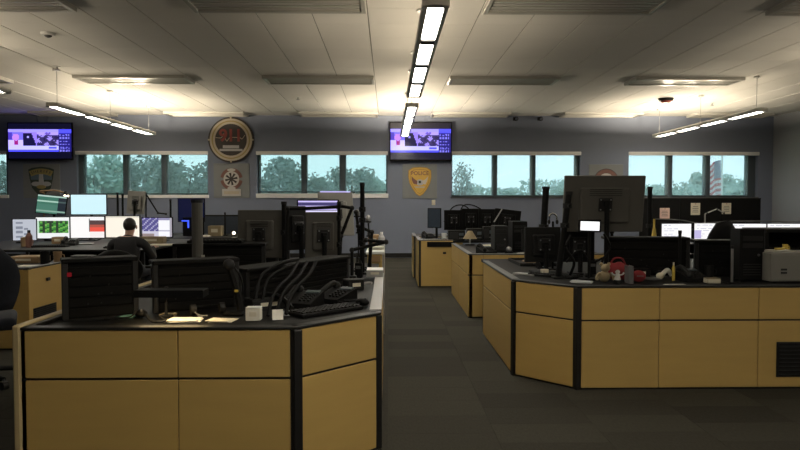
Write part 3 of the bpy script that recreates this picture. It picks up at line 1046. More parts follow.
# small pedestal behind the side ledge
ped = thing('pedestal', 'tan pedestal with a white top at the aisle end behind the near console', 'pedestal', (-0.12, 6.45, 0))
MB().mmbox((-0.085, 0.0, 0.0), (0.06, 1.3, 0.80), bevel=0.003).build('body', 'laminate', ped)
MB().mmbox((-0.10, -0.01, 0.80), (0.085, 1.31, 0.83), bevel=0.004).build('top', 'white', ped)
MB().mmbox((0.062, 0.0, 0.0), (0.083, 1.3, 0.80), bevel=0.003).build('side_panel', 'cap', ped)
MB().mmbox((-0.07, -0.012, 0.72), (0.045, -0.001, 0.785), bevel=0.002).build('drawer_front', 'brown', ped)


# ------------------------------------------------------------------ equipment builders
def ruled(bgc, ink, rows, seed=1, x0=.05, x1=.95, fill=.5):
    rnd = random.Random(seed)
    lens = [rnd.uniform(.3, 1) for _ in range(rows)]
    def f(u, v):
        r = int(v * rows)
        if x0 < u < x0 + (x1 - x0) * lens[min(r, rows - 1)] and (v * rows) % 1 < fill and (int(u * 23 + r * 7) % 5):
            return ink
        return bgc
    return f


def monitor(label, px0, px1, py0, py1, Y, base_z, back=False, rot=0.0, tilt=0.0, fn=None, shell='black', stand=True, group=None, roll=0.0, name='monitor', cat='monitor', shellback=None, bright='screen', nx=40, ny=24):
    a, b = at(px0, py1, Y), at(px1, py0, Y)
    w = (b.x - a.x) / max(0.35, math.cos(rot))
    h = (b.z - a.z)
    zc = (a.z + b.z) / 2 - base_z
    t = thing(name, label, cat, ((a.x + b.x) / 2, Y, base_z), rot + (math.pi if back else 0), group)
    mt = Matrix.Translation((0, 0, zc)) @ Matrix.Rotation(tilt, 4, 'X') @ Matrix.Rotation(roll, 4, 'Y')
    bez = 0.012
    MB().box((0, 0, 0), (w, 0.028, h), bevel=0.006, seg=2).xf(mt).build('housing', shellback or shell, t)
    MB().box((0, 0.026, -h * .02), (w * .62, 0.036, h * .62), bevel=0.014, seg=2).xf(mt).build('rear_housing', shellback or shell, t)
    o = add_mesh('screen', grid_mesh('screen', w - 2 * bez, h - 2 * bez, nx, ny, fn or (lambda u, v: (0.006, 0.006, 0.008)), bright), t)
    o.matrix_local = mt @ Matrix.Translation((0, -0.0150, 0))
    MB().box((0, -0.0148, -h / 2 + bez * .5), (0.03, 0.002, 0.004)).xf(mt).build('logo_strip', 'grey_plastic', t)
    vp = MB().box((0, 0.050, 0), (0.11, 0.012, 0.11), bevel=0.004).xf(mt).build('mount_plate', 'black_trim', t)
    for sx in (-.04, .04):
        for sz in (-.04, .04):
            MB().cyl((sx, 0.055, sz), (sx, 0.060, sz), 0.006, 8).xf(mt).build('screw', 'steel', vp)
    for k in range(4):
        MB().box((0, 0.0455, h * (.16 + k * .035)), (w * .4, 0.003, h * .012)).xf(mt).build('vent_slot', 'black_trim', t)
    if stand:
        yb = 0.085
        MB().cyl((0, yb, 0.012), (0, yb, max(zc, 0.05)), 0.020, 12).build('stand_column', 'black', t)
        MB().box((0, 0.066, max(zc, .05)), (0.05, 0.05, 0.05), bevel=0.006).build('stand_head', 'black', t)
        MB().box((0, yb - 0.02, 0.007), (min(.24, w * .7), 0.19, 0.014), bevel=0.005).build('stand_base', 'black', t)
    return t


def post(label, px, py0, Y, base_z, r=0.012, m='black', cat='post', lean=0.0, name='monitor_post', collars=()):
    p = at(px, py0, Y)
    H = p.z - base_z
    x = p.x - lean * H
    t = thing(name, label, cat, (x, Y, base_z))
    top = (lean * H, 0, H)
    MB().cyl((0, 0, 0.012), top, r, 14).build('tube', m, t)
    MB().box((0, 0, 0.007), (max(.09, r * 3), max(.09, r * 3), 0.014), bevel=0.004).build('foot_plate', 'black', t)
    MB().cyl((top[0], 0, H - 0.012), (top[0], 0, H + 0.012), r * 1.18, 14).build('end_cap', 'charcoal', t)
    for f in collars:
        c = MB().cyl((lean * H * f, 0, H * f - 0.02), (lean * H * f, 0, H * f + 0.02), r * 1.5, 14).build('collar', 'charcoal', t)
        MB().cyl((lean * H * f, -r, H * f), (lean * H * f, -r - 0.035, H * f), 0.010, 10).build('clamp_knob', 'black', c)
    return t


def keyboard(label, x, y, z, rot=0.0, m='black'):
    t = thing('keyboard', label, 'keyboard', (x, y, z), rot)
    MB().box((0, 0, 0.010), (0.42, 0.15, 0.020), bevel=0.004).build('case', m, t)
    k = MB()
    for r in range(5):
        for c in range(15):
            k.box((-0.185 + c * 0.0264, -0.052 + r * 0.026, 0.023), (0.019, 0.019, 0.008))
    k.build('keys', 'charcoal', t)['kind'] = 'stuff'
    return t


def phone(label, x, y, z, rot=0.0, body='black'):
    t = thing('desk_phone', label, 'phone', (x, y, z), rot)
    MB().prism([(-0.10, 0), (0.10, 0), (0.10, 0.03), (-0.10, 0.08)], -0.09, 0.09, Matrix(((0, 0, 1, 0), (-1, 0, 0, 0), (0, 1, 0, 0), (0, 0, 0, 1)))).build('body', body, t)
    hs = MB()
    hs.tube([(-0.06, 0.09, 0.085), (-0.06, 0.05, 0.105), (-0.06, -0.03, 0.078), (-0.06, -0.09, 0.05)], 0.016, 8)
    hs.ball((-0.06, 0.085, 0.085), 0.026).ball((-0.06, -0.085, 0.052), 0.026)
    hs.build('handset', 'charcoal', t, True)
    kp = MB()
    for r in range(4):
        for c in range(3):
            kp.box((0.01 + c * 0.026, -0.06 + r * 0.026, 0.045 + (r * 0.026) * .25), (0.016, 0.014, 0.012))
    kp.build('keypad', 'charcoal', t)
    MB().box((0.035, 0.065, 0.078), (0.085, 0.035, 0.006), rot=Rx(0.25)).build('display', 'alu', t)
    return t


def mug(label, x, y, z, m, r=0.04, h=0.095, name='mug', cat='mug', handle=True):
    t = thing(name, label, cat, (x, y, z))
    b = MB()
    b.cyl((0, 0, 0), (0, 0, h), r * .9, 18, r)
    b.build('body', m, t, False)
    MB().ring((0, 0, 0), r * .86, r * 1.02, 0, 0.006, 18).xf(Matrix.Translation((0, 0, h)) @ Matrix.Rotation(math.pi / 2, 4, 'X')).build('rim', m, t)
    if handle:
        MB().tube([(r * .9, 0, h * .8), (r * 1.6, 0, h * .7), (r * 1.6, 0, h * .35), (r * .9, 0, h * .2)], 0.006).build('handle', m, t)
    return t


def papers(label, x, y, z, w, d, n=4, m='paper', rot=0.0, name='paper_stack', cat='papers', tab=None):
    t = thing(name, label, cat, (x, y, z), rot)
    rnd = random.Random(int(abs(x * 977 + y * 131)))
    for k in range(n):
        MB().box((rnd.uniform(-.012, .012), rnd.uniform(-.012, .012), 0.0015 + k * 0.003), (w, d, 0.0028), rot=rnd.uniform(-.12, .12)).build('sheet', m, t)
    if tab:
        MB().box((0, 0, n * 0.003 + 0.008), (w * .5, d * .2, 0.016), bevel=0.003).build('clip', tab, t)
    return t


def carton(label, x, y, z, s, m='brown', rot=0.0, name='carton', cat='box', lid=None):
    t = thing(name, label, cat, (x, y, z), rot)
    MB().mmbox((-s[0] / 2, -s[1] / 2, 0), (s[0] / 2, s[1] / 2, s[2]), bevel=0.004).build('body', m, t)
    for q in (-1, 1):
        MB().box((0, q * s[1] * .252, s[2] + 0.002), (s[0] * .98, s[1] * .47, 0.004)).build('flap', lid or m, t)
    MB().box((0, -s[1] / 2 - 0.001, s[2] * .55), (s[0] * .5, 0.002, s[2] * .35)).build('label_patch', 'cream', t)
    return t


def bottle(label, x, y, z, m, h=0.2, r=0.032, cap='white'):
    t = thing('bottle', label, 'bottle', (x, y, z))
    b = MB()
    b.cyl((0, 0, 0), (0, 0, h * .66), r, 16)
    b.cyl((0, 0, h * .66), (0, 0, h * .85), r, 16, r * .42)
    b.build('body', m, t)
    MB().cyl((0, 0, h * .85), (0, 0, h), r * .46, 12).build('cap', cap, t)
    return t


def cable(label, pts, r=0.006, m='black'):
    b = Vector(pts[0])
    o = MB().tube([Vector(p) - b for p in pts], r, 7).build('cable', m)
    o.location = b
    return tag(o, label, 'cable')


def binder(label, x, y, z, h, d, w, m, rot=0.0, tilt=0.0):
    t = thing('binder', label, 'binder', (x, y, z), rot)
    mt = Matrix.Rotation(tilt, 4, 'Y')
    MB().mmbox((-w / 2, -d / 2, 0), (-w / 2 + 0.004, d / 2, h)).xf(mt).build('cover', m, t)
    MB().mmbox((w / 2 - 0.004, -d / 2, 0), (w / 2, d / 2, h)).xf(mt).build('cover', m, t)
    MB().mmbox((-w / 2 + .004, -d / 2, 0), (w / 2 - .004, -d / 2 + 0.004, h)).xf(mt).build('spine', m, t)
    MB().mmbox((-w / 2 + .006, -d / 2 + .006, 0.004), (w / 2 - .006, d / 2 - .006, h - .006)).xf(mt).build('pages', 'paper', t)
    return t


def arm(label, pts, Y, base_z, m='black', name='monitor_support'):
    """jointed support arm: pts are pixel points at depth Y, first one on its clamp"""
    W = [at(px, py, Y) for px, py in pts]
    b = Vector((W[0].x, Y, base_z))
    t = thing(name, label, 'support', b)
    MB().box((0, 0, 0.02), (0.07, 0.07, 0.04), bevel=0.006).build('clamp', 'charcoal', t)
    MB().cyl((0, 0, 0.03), W[0] - b, 0.014, 10).build('riser', m, t)
    for i in range(len(W) - 1):
        MB().cyl(W[i] - b, W[i + 1] - b, 0.013, 10).build('link', m, t)
        MB().ball(W[i + 1] - b, 0.021, sub=2).build('joint', 'charcoal', t, True)
    return t


def tower(label, x, y, z, s, m='black', rot=0.0, lid=False):
    t = thing('computer_tower', label, 'computer', (x, y, z), rot)
    MB().mmbox((-s[0] / 2, -s[1] / 2, 0.008), (s[0] / 2, s[1] / 2, s[2]), bevel=0.006).build('case', m, t)
    MB().box((0, -s[1] / 2 - 0.004, s[2] * .82), (s[0] * .8, 0.008, s[2] * .09), bevel=0.002).build('drive_bay', 'charcoal', t)
    MB().box((0, -s[1] / 2 - 0.004, s[2] * .68), (s[0] * .8, 0.008, s[2] * .09), bevel=0.002).build('drive_bay', 'charcoal', t)
    MB().cyl((s[0] * .25, -s[1] / 2, s[2] * .5), (s[0] * .25, -s[1] / 2 - 0.006, s[2] * .5), 0.010, 12).build('power_button', 'grey_plastic', t)
    for k in range(5):
        MB().box((0, -s[1] / 2 - 0.002, s[2] * (.12 + k * .05)), (s[0] * .7, 0.004, s[2] * .018)).build('grille_slot', 'black_trim', t)
    for sx in (-1, 1):
        for sy in (-1, 1):
            MB().cyl((sx * s[0] * .38, sy * s[1] * .4, 0), (sx * s[0] * .38, sy * s[1] * .4, 0.009), 0.012, 8).build('foot', 'black_trim', t)
    return t


def slat_panel(label, a, b, z0, z1, shelf=0.0, m='brownblack', n=5, led=None):
    """dark equipment screen standing on a worktop from a to b"""
    a, b = Vector((*a, 0)), Vector((*b, 0))
    d = b - a
    ln = d.length
    t = thing('desk_screen', label, 'screen', (a.x, a.y, z0), math.atan2(d.y, d.x))
    H = z1 - z0
    MB().mmbox((0.01, 0.008, 0.0), (ln - 0.01, 0.03, H - 0.02)).build('core', m, t)
    for k in range(n):
        q0 = 0.012 + (H - 0.05) * k / n
        q1 = 0.012 + (H - 0.05) * (k + 1) / n - 0.008
        MB().mmbox((0.03, 0.0, q0), (ln - 0.03, 0.009, q1), bevel=0.002).build('slat', m, t)
    for x in (0.0, ln - 0.03):
        MB().mmbox((x, -0.004, 0), (x + 0.03, 0.036, H), bevel=0.004).build('upright', 'black_trim', t)
    MB().mmbox((0, -0.012, H - 0.022), (ln, 0.03 + shelf, H), bevel=0.004).build('shelf', 'black', t)
    if shelf > 0:
        for x in (0.05, ln - 0.08):
            MB().mmbox((x, shelf - 0.02, 0), (x + 0.03, shelf + 0.01, H - 0.022)).build('shelf_leg', 'black_trim', t)
    for k in range(6):
        xx = 0.12 + (ln - .24) * ((k * 37) % 11) / 10
        MB().box((xx, -0.002, H * (.25 + .15 * (k % 4))), (0.007, 0.006, 0.009)).build('clip', 'charcoal', t)
    if led:
        MB().box((led[0], -0.004, led[1]), (0.022, 0.010, 0.022), bevel=0.003).build('indicator', 'red_led', t)
    return t


def office_chair(label, x, y, rot, top, m='navy', seat_z=0.46, back_w=0.46, arms=True):
    """faces local +Y"""
    t = thing('office_chair', label, 'chair', (x, y, 0), rot)
    MB().box((0, 0.02, seat_z - 0.045), (0.50, 0.48, 0.09), bevel=0.035, seg=3).build('seat', m, t, True)
    bm_ = MB()
    nx, nz = 8, 8
    z0, z1 = seat_z + 0.06, top
    for side in (0, 1):
        pass
    rows = []
    for layer, off in ((0, 0.0), (1, -0.06)):
        g = []
        for j in range(nz + 1):
            v = j / nz
            row = []
            ww = back_w / 2 * (0.80 + 0.32 * math.sin(math.pi * min(1, v * 0.85 + .12)) - 0.30 * max(0, v - .72) / .28)
            for i in range(nx + 1):
                u = i / nx * 2 - 1
                row.append(bm_.bm.verts.new((u * ww, -0.21 + off * (1 - 0.5 * u * u) + 0.05 * u * u - 0.07 * v + (0.02 * math.sin(v * 6)), z0 + (z1 - z0) * v - 0.03 * u * u * v)))
            g.append(row)
        rows.append(g)
    f = bm_.bm.faces.new
    for j in range(nz):
        for i in range(nx):
            a = rows[0]
            f((a[j][i], a[j][i + 1], a[j + 1][i + 1], a[j + 1][i]))
            a = rows[1]
            f((a[j][i], a[j + 1][i], a[j + 1][i + 1], a[j][i + 1]))
    for j in range(nz):
        for i in (0, nx):
            f((rows[0][j][i], rows[0][j + 1][i], rows[1][j + 1][i], rows[1][j][i]))
    for i in range(nx):
        for j in (0, nz):
            f((rows[0][j][i], rows[0][j][i + 1], rows[1][j][i + 1], rows[1][j][i]))
    bmesh.ops.recalc_face_normals(bm_.bm, faces=bm_.bm.faces[:])
    bm_.build('backrest', m, t, True)
    MB().tube([(0, -0.10, seat_z - 0.10), (0, -0.30, seat_z - 0.06), (0, -0.31, seat_z + 0.18)], 0.022, 8).build('back_bracket', 'black', t)
    if arms:
        for s in (-1, 1):
            MB().tube([(s * 0.24, 0.02, seat_z - .06), (s * 0.30, 0.02, seat_z - .02), (s * 0.30, 0.02, seat_z + 0.17)], 0.016, 8).build('arm_post', 'black', t)
            MB().box((s * 0.30, 0.03, seat_z + 0.185), (0.07, 0.26, 0.03), bevel=0.012, seg=2).build('armrest', 'black', t)
    MB().cyl((0, 0, 0.10), (0, 0, seat_z - 0.09), 0.028, 12).build('gas_lift', 'charcoal', t)
    for k in range(5):
        a = k * 2 * math.pi / 5 + 0.3
        e = (0.29 * math.cos(a), 0.29 * math.sin(a))
        lg = MB().cyl((0, 0, 0.115), (e[0], e[1], 0.075), 0.024, 8, 0.016).build('leg', 'black', t)
        MB().cyl((e[0] - 0.02 * math.sin(a), e[1] + 0.02 * math.cos(a), 0.03), (e[0] + 0.02 * math.sin(a), e[1] - 0.02 * math.cos(a), 0.03), 0.03, 12).build('caster', 'black_trim', lg)
        MB().cyl((e[0], e[1], 0.05), (e[0], e[1], 0.08), 0.008, 6).build('caster_stem', 'steel', lg)
    return t


def desk(label, x0, x1, y0, y1, z=0.74, m='brownblack', top='worktop'):
    t = thing('desk', label, 'desk', (x0, y0, 0))
    W, D = x1 - x0, y1 - y0
    MB().mmbox((0, 0, z - 0.03), (W, D, z - 0.0015), bevel=0.004).build('worktop', top, t)
    for xx in (0.05, W - 0.09):
        for yy in (0.05, D - 0.09):
            MB().mmbox((xx, yy, 0), (xx + 0.04, yy + 0.04, z - 0.03)).build('leg', 'black_trim', t)
    MB().mmbox((0.10, D - 0.06, 0.2), (W - 0.10, D - 0.04, z - 0.03)).build('modesty_panel', m, t)
    return t

# ------------------------------------------------------------------ far-left workstation with the lit monitors
DZ = 0.74
desk('dark desk carrying the row of lit monitors on the left', -5.75, -2.95, 7.98, 10.4)

def s_grid(u, v):                # white page with a table in green and black
    if v > .83 or v < .24:
        return (0.90, 0.92, 0.92)
    if .04 < u < .97:
        if u < .10:
            return (0.55, 0.8, 0.6)
        k = int(u * 15)
        if k in (3, 6, 9) or (v > .72 and k % 2):
            return (0.03, 0.05, 0.03)
        r = (int(v * 20) * 7 + k * 3) % 5
        return (0.06, 0.30, 0.05) if r > 1 else ((0.22, 0.45, 0.10) if r == 1 else (0.02, 0.06, 0.02))
    return (0.9, .92, .92)
def s_red(u, v):                 # white page, dark and red picture at the right
    if u > .58:
        if v > .82:
            return (0.95, 0.95, 0.97)
        if v > .62:
            return (0.10, 0.06, 0.06)
        if v > .28:
            return (0.85 if v < .5 else 0.45, 0.10, 0.07)
        return (0.95, .88, .86)
    return (1.0, .98, .97) if not (.56 < u < .58 and .3 < v < .9) else (.1, .1, .1)
def s_cream(u, v):
    return (1.0, 0.93, 0.80) if v < .93 else (.8, .75, .65)
def s_dash(u, v):                # purple dashboard and a white sheet
    if u > .56 and u < .92:
        if v > .88 or .28 < v < .34:
            return (.28, .26, .42)
        return (0.95, .95, 1.0)
    if u >= .92:
        return (.42, .40, .46)
    if v < .28:
        return (.62, .60, .72) if v > .16 or u > .4 else (.32, .25, .25)
    return (.10, .09, .28) if (int(u * 20) * 5 + int(v * 14) * 3) % 4 else (.45, .43, .62)
def s_grey(u, v):
    if v > .1 and .12 < u < .42 and (int(v * 9) % 2):
        return (.22, .24, .30)
    if .48 < u < .66 and int(v * 12) % 3 == 0 and v < .6:
        return (.2, .22, .28)
    return (.50, .53, .60)
def s_teal(u, v):
    if v > .92:
        return (.42, .60, .52)
    if .62 < v < .70:
        return (.40, .62, .52) if u < .72 else (.06, .10, .10)
    if .08 < v < .16:
        return (.25, .42, .34)
    if u > .72:
        return (.012, .02, .03)
    return (.05, .17, .12) if v > .5 else (.07, .20, .15)
def s_sky(u, v):
    if v < .13:
        return (.62, .93, 1.0) if int(v * 50) % 2 else (.9, .98, 1.0)
    return (.66, .93, 1.0)

G = 'lit monitors at the occupied desk'
MZ = DZ
monitor('small angled monitor with grey text at the left end of the lit row', 14.5, 35, 218.5, 241, 9.3, MZ, rot=0.35, fn=s_grey, group=G)
monitor('lit monitor with a green and black table', 36.5, 69.5, 216.5, 239, 9.75, MZ, rot=0.10, fn=s_grid, group=G)
monitor('lit white monitor with a red picture', 70.5, 105, 216, 238.5, 9.85, MZ, rot=0.03, fn=s_red, group=G)
monitor('lit cream monitor behind the seated person', 105.5, 140.5, 215.5, 238, 9.85, MZ, rot=-0.03, fn=s_cream, group=G)
monitor('lit monitor with a purple dashboard right of the seated person', 141.5, 173.5, 217, 237.5, 9.75, MZ, rot=-0.10, fn=s_dash, group=G)
monitor('upper dark green monitor under the desk lamp', 37.5, 66, 195, 214.5, 10.05, MZ, rot=0.12, tilt=-0.1, fn=s_teal, group=G, roll=0.10)
monitor('upper pale cyan monitor above the white one', 71, 107, 194, 215, 10.05, MZ, rot=0.02, fn=s_sky, group=G)

# desk lamp
lp = at(45, 243, 9.95)
t = thing('desk_lamp', 'small lit desk lamp on a bent arm above the dark green monitor', 'lamp', (at(44, 200, 10.25).x, 10.25, DZ))
P = [at(44, 214, 10.25), at(45, 195, 10.25), at(40, 191.5, 10.25), at(55, 190.5, 10.25), at(65, 193, 10.25)]
b = Vector(t.location)
MB().box((0, 0, 0.02), (0.10, 0.10, 0.04), bevel=0.01).build('base', 'charcoal', t)
MB().tube([(0, 0, 0.03)] + [q - b for q in P], 0.012, 8).build('arm', 'brown', t)
h = P[-1] - b
MB().cyl(h + Vector((0.03, -0.01, -0.05)), h + Vector((0, 0, 0.02)), 0.05, 14, 0.025).build('shade', 'charcoal', t)
MB().ball(h + Vector((0.028, -0.02, -0.045)), 0.040, (1, 1, .7)).build('bulb', 'spark', t, True)

# clutter on that desk
for k, (px, py, m, lab) in enumerate([(45, 244, 'brown', 'brown mug left of the keyboard under the green table monitor'), (52, 243, 'seal_rust', 'rust coloured mug under the green table monitor'), (30, 245, 'cream', 'cream mug under the grey text monitor')]):
    p = atz(px, py, DZ)
    mug(lab, p.x, 8.55 + 0.1 * k, DZ, m, 0.045, 0.11)
p = at(66, 244, 8.7)
phone('black desk phone under the white and red monitor', p.x, 8.8, DZ, 0.2)
keyboard('black keyboard in front of the seated person', -3.35, 8.25, DZ)
keyboard('black keyboard left of the seated person', -4.35, 8.45, DZ, 0.1)
papers('cream paper stack right of the seated person', at(160, 240, 8.7).x, 8.75, DZ, .3, .22, 5, 'cream')
papers('pale paper stack beside the phone on the lit desk', at(80, 241, 8.9).x, 9.0, DZ, .26, .2, 4, 'beige_plastic', .3)
p = at(37, 244, 8.4)
bottle('dark bottle on the lit desk beside the mugs', p.x - .1, 8.4, DZ, 'seal_rust', 0.22, 0.04, 'black')
carton('brown box between mugs and phone on the lit desk', at(58, 240, 9.1).x, 9.15, DZ, (.16, .14, .09))
carton('brown carton low behind the person', at(150, 240, 9.1).x, 9.2, DZ, (.34, .16, .09), 'tan')
papers('white note pad under the left end of the lit row', at(32, 256, 6.2).x, 6.15, 0.715, .2, .16, 3)
mug('dark mug on the tan cabinet', at(45, 252, 6.4).x, 6.4, 0.715, 'black', .045, .12)
mug('brown cup on the tan cabinet', at(36, 255, 6.2).x, 6.6, 0.715, 'brown', .04, .10)
carton('low brown tray on the tan cabinet', at(24, 255, 6.5).x, 6.6, 0.715, (.3, .24, .06), 'brown')

# things standing behind the lit desk
desk('dark back-row desk under the left windows', -6.0, -3.8, 11.3, 12.3)
for px, top, lab in ((117.5, 193, 'thin black post left of the beige monitor back'), (122.5, 195, 'second black post left of the beige monitor back'), (170.5, 200, 'thin black post right of the beige monitor back')):
    post(lab, px, top, 11.75, DZ, 0.018)
monitor('beige monitor back tilted over the seated person', 127.5, 145, 191, 214, 11.6, DZ, back=True, shell='beige_plastic', roll=-0.05, tilt=0.1)
arm('black jointed arm reaching right of the beige monitor back', [(146, 214), (146, 194), (158, 213), (166, 214)], 11.7, DZ)
monitor('dark monitor with blue glow beside the grey post', 178, 205, 198, 222, 11.4, DZ, fn=lambda u, v: (0.004, 0.006, 0.03))
bt = thing('blue_light_box', 'blue glowing light bars under the dark monitor', 'light', (at(193, 220, 11.1).x, 11.1, DZ))
for dx, w, zz, hh in ((-0.13, .12, .26, .02), (-0.08, .02, .20, .12), (0.10, .03, .20, .16)):
    MB().box((dx, 0, zz), (w, 0.03, hh), bevel=0.004).build('light_bar', 'blue_led', bt)
MB().box((0, 0.03, 0.16), (0.36, 0.03, 0.32), bevel=0.006).build('housing', 'black', bt)

# desk with papers seen left of the large monitor backs
desk('dark desk below the fire cross', -3.75, -1.75, 10.6, 12.0)
pt = thing('desk_partition', 'blue grey partition standing behind the desk below the fire cross', 'partition', (at(224, 220, 12.3).x, 12.3, 0))
MB().box((0, 0, 0.58), (0.95, 0.05, 0.94), bevel=0.008).build('fabric_panel', 'partition', pt)
MB().box((0, 0, 1.065), (0.97, 0.06, 0.03), bevel=0.006).build('top_rail', 'charcoal', pt)
for s in (-1, 1):
    MB().box((s * 0.44, 0, 0.055), (0.05, 0.4, 0.11), bevel=0.006).build('foot', 'charcoal', pt)
p = at(216, 238, 11.2)
carton('brown carton on the desk below the fire cross', p.x, 11.2, DZ, (.22, .2, .17), 'tan')
p = at(207, 238, 11.0)
papers('white curled paper on the desk below the fire cross', p.x, 10.9, DZ, .12, .18, 8)
p = at(234, 233, 11.0)
t = thing('clip_lamp', 'tiny bright round lamp beside the large monitor back', 'lamp', (p.x, 11.0, DZ))
MB().cyl((0, 0, 0), (0, 0, 0.012), 0.05, 14).build('base', 'black', t)
MB().tube([(0, 0, .01), (0.01, 0, .06), (0, 0, p.z - DZ)], 0.007).build('neck', 'black', t)
MB().ball((0, -0.012, p.z - DZ), 0.026).build('bulb', 'spark', t, True)
MB().cyl((0, 0.0, p.z - DZ), (0, 0.04, p.z - DZ + .01), 0.034, 14, 0.02).build('shade', 'black', t)
post('slim black post on the desk below the fire cross', 225, 213, 11.3, DZ, 0.014)

# ------------------------------------------------------------------ the seated person and chairs
def seated_person(x, y):
    t = thing('person', 'seated person in a black shirt seen from behind, facing the lit monitors', 'person', (x, y, 0))
    J, E, Rr = [], [], []
    def j(p, r, parent=None):
        J.append(p)
        Rr.append(r)
        if parent is not None:
            E.append((parent, len(J) - 1))
        return len(J) - 1
    pel = j((0, 0, .53), .125)
    sp1 = j((0, .01, .64), .118, pel)
    sp2 = j((0, .04, .76), .125, sp1)
    che = j((0, .07, .845), .105, sp2)
    nk0 = j((0, .095, .91), .052, che)
    nk = j((0, .115, .945), .048, nk0)
    h1 = j((0, .135, .985), .053, nk)
    h2 = j((0, .142, 1.03), .064, h1)
    h3 = j((0, .140, 1.068), .057, h2)
    for s in (-1, 1):
        cl = j((s * .10, .07, .865), .065, che)
        sh = j((s * .185, .075, .845), .058, cl)
        el = j((s * .25, .19, .66), .042, sh)
        wr = j((s * .16, .43, .775), .026, el)
        pa = j((s * .145, .49, .775), .030, wr)
        # fingers: unequal, slightly curled, thumb from the side of the palm
        for q, (dx, ln) in enumerate(((-.027, .062), (-.009, .074), (.009, .070), (.026, .055))):
            k0 = j((s * (.145 + dx * .9), .525, .778), .010, pa)
            k1 = j((s * (.145 + dx), .525 + ln * .5, .782), .0085, k0)
            j((s * (.145 + dx), .525 + ln, .766), .0075, k1)
        t0 = j((s * .112, .495, .772), .011, pa)
        j((s * .095, .53, .765), .009, t0)
        hp = j((s * .09, .03, .52), .098, pel)
        kn = j((s * .115, .40, .50), .066, hp)
        ca = j((s * .115, .40, .32), .054, kn)
        an = j((s * .115, .385, .09), .038, ca)
        he = j((s * .115, .40, .045), .040, an)
        j((s * .12, .54, .035), .033, he)
    me = bpy.data.meshes.new('body')
    me.from_pydata(J, E, [])
    tmp = bpy.data.objects.new('body', me)
    COL.objects.link(tmp)
    tmp.modifiers.new('skin', 'SKIN')
    sv = me.skin_vertices[0].data
    for i, r in enumerate(Rr):
        sv[i].radius = (r, r)
        sv[i].use_root = (i == 0)
    # wider chest and head deeper than wide
    for i in (1, 2, 3):
        sv[i].radius = (Rr[i] * 1.3, Rr[i] * .9)
    ss = tmp.modifiers.new('sub', 'SUBSURF')
    ss.levels = ss.render_levels = 2
    dg = bpy.context.evaluated_depsgraph_get()
    body = bpy.data.meshes.new_from_object(tmp.evaluated_get(dg))
    bpy.data.objects.remove(tmp)
    body.name = 'body'
    body.materials.clear()
    for m in ('shirt', 'skin', 'trousers', 'black'):
        body.materials.append(M[m])
    for pl in body.polygons:
        c = pl.center
        pl.use_smooth = True
        if c.z > .925 and abs(c.x) < .12:
            pl.material_index = 1
        elif c.y > .415 and c.z > .68:
            pl.material_index = 1
        elif c.z < .085:
            pl.material_index = 3
        elif c.z < .585 and (c.y > .0 or c.z < .54):
            pl.material_index = 2
    add_mesh('body', body, t)
    hc = Vector((0, .140, 1.045))
    # hair cap: covers crown, back and sides, leaves the face
    hb = MB().ball(hc + Vector((0, -.012, .012)), 1.0, (.068, .086, .083), 3)
    for v in hb.bm.verts:
        d = v.co - hc
        if d.y > .045 and d.z < .045:
            v.co.y = hc.y + .045 - (d.y - .045) * .1
        if d.z < -.045:
            v.co.z = hc.z - .045 - (-.045 - d.z) * .35
    hb.build('hair', 'hair', t, True)
    for s in (-1, 1):
        MB().ball(hc + Vector((s * .069, .012, -.016)), .022, (.4, .75, 1.15)).build('ear', 'skin', t, True)
        MB().ball(hc + Vector((s * .026, .068, .004)), .009).build('eye', 'white', t, True)
    MB().ball(hc + Vector((0, .080, -.018)), .014, (.8, 1.1, 1.5)).build('nose', 'skin', t, True)
    MB().ball(hc + Vector((0, .066, -.048)), .018, (1.2, .4, .3)).build('mouth', 'seal_rust', t, True)
    MB().ring((0, 0, 0), .050, .060, 0, .02, 20).xf(Matrix.Translation((0, .102, .905)) @ Matrix.Rotation(-.35, 4, 'X') @ Matrix.Rotation(math.pi / 2, 4, 'X')).build('collar', 'shirt', t)
    return t


pp = at(128.5, 219.5, 7.55)
seated_person(pp.x, 7.45)
office_chair('black office chair the seated person sits in', pp.x, 7.42, 0, 0.80, 'black', seat_z=0.405, back_w=0.50)
office_chair('dark navy office chair cut off by the left picture edge', at(-34, 260, 4.6).x, 4.7, 0.5, 1.06, 'navy', seat_z=0.50, back_w=0.50, arms=False)
cc = at(722, 221.5, 8.1)
office_chair('dark office chair in front of the lit monitors on the right', cc.x, 8.35, 0.1, cc.z + 0.01, 'black', seat_z=0.46, back_w=0.38)

# ------------------------------------------------------------------ near-left console: equipment
slat_panel('dark slatted panel with a red light at the left end of the near console', (-1.655, 3.315), (-1.335, 3.49), WT, 1.03, 0.10, led=(0.035, 0.235))
slat_panel('dark slatted panel right of the red light panel', (-1.275, 3.53), (-0.86, 3.76), WT, 1.0, 0.10, m='brownblack')
slat_panel('long low dark slatted panel receding toward the aisle', (-0.83, 3.80), (-0.28, 4.72), WT, 0.93, 0.14, m='brownblack')
slat_panel('low dark screen behind the cables on the near console', (-1.65, 5.0), (-0.95, 5.05), WT, 1.0, 0.2, m='brownblack')

# grey post with a white tag
post('thick grey brown post rising from the near console', 197, 201, 4.55, WT, 0.037, 'monback', collars=())
tg = at(200.5, 257.5, 4.45)
o = MB().box((0, 0, 0), (0.022, 0.004, 0.024), bevel=0.001).build('tag_label', 'paper')
o.location = (tg.x, 4.55 - 0.0385, tg.z)
tag(o, 'small white tag stuck on the grey brown post', 'tag')

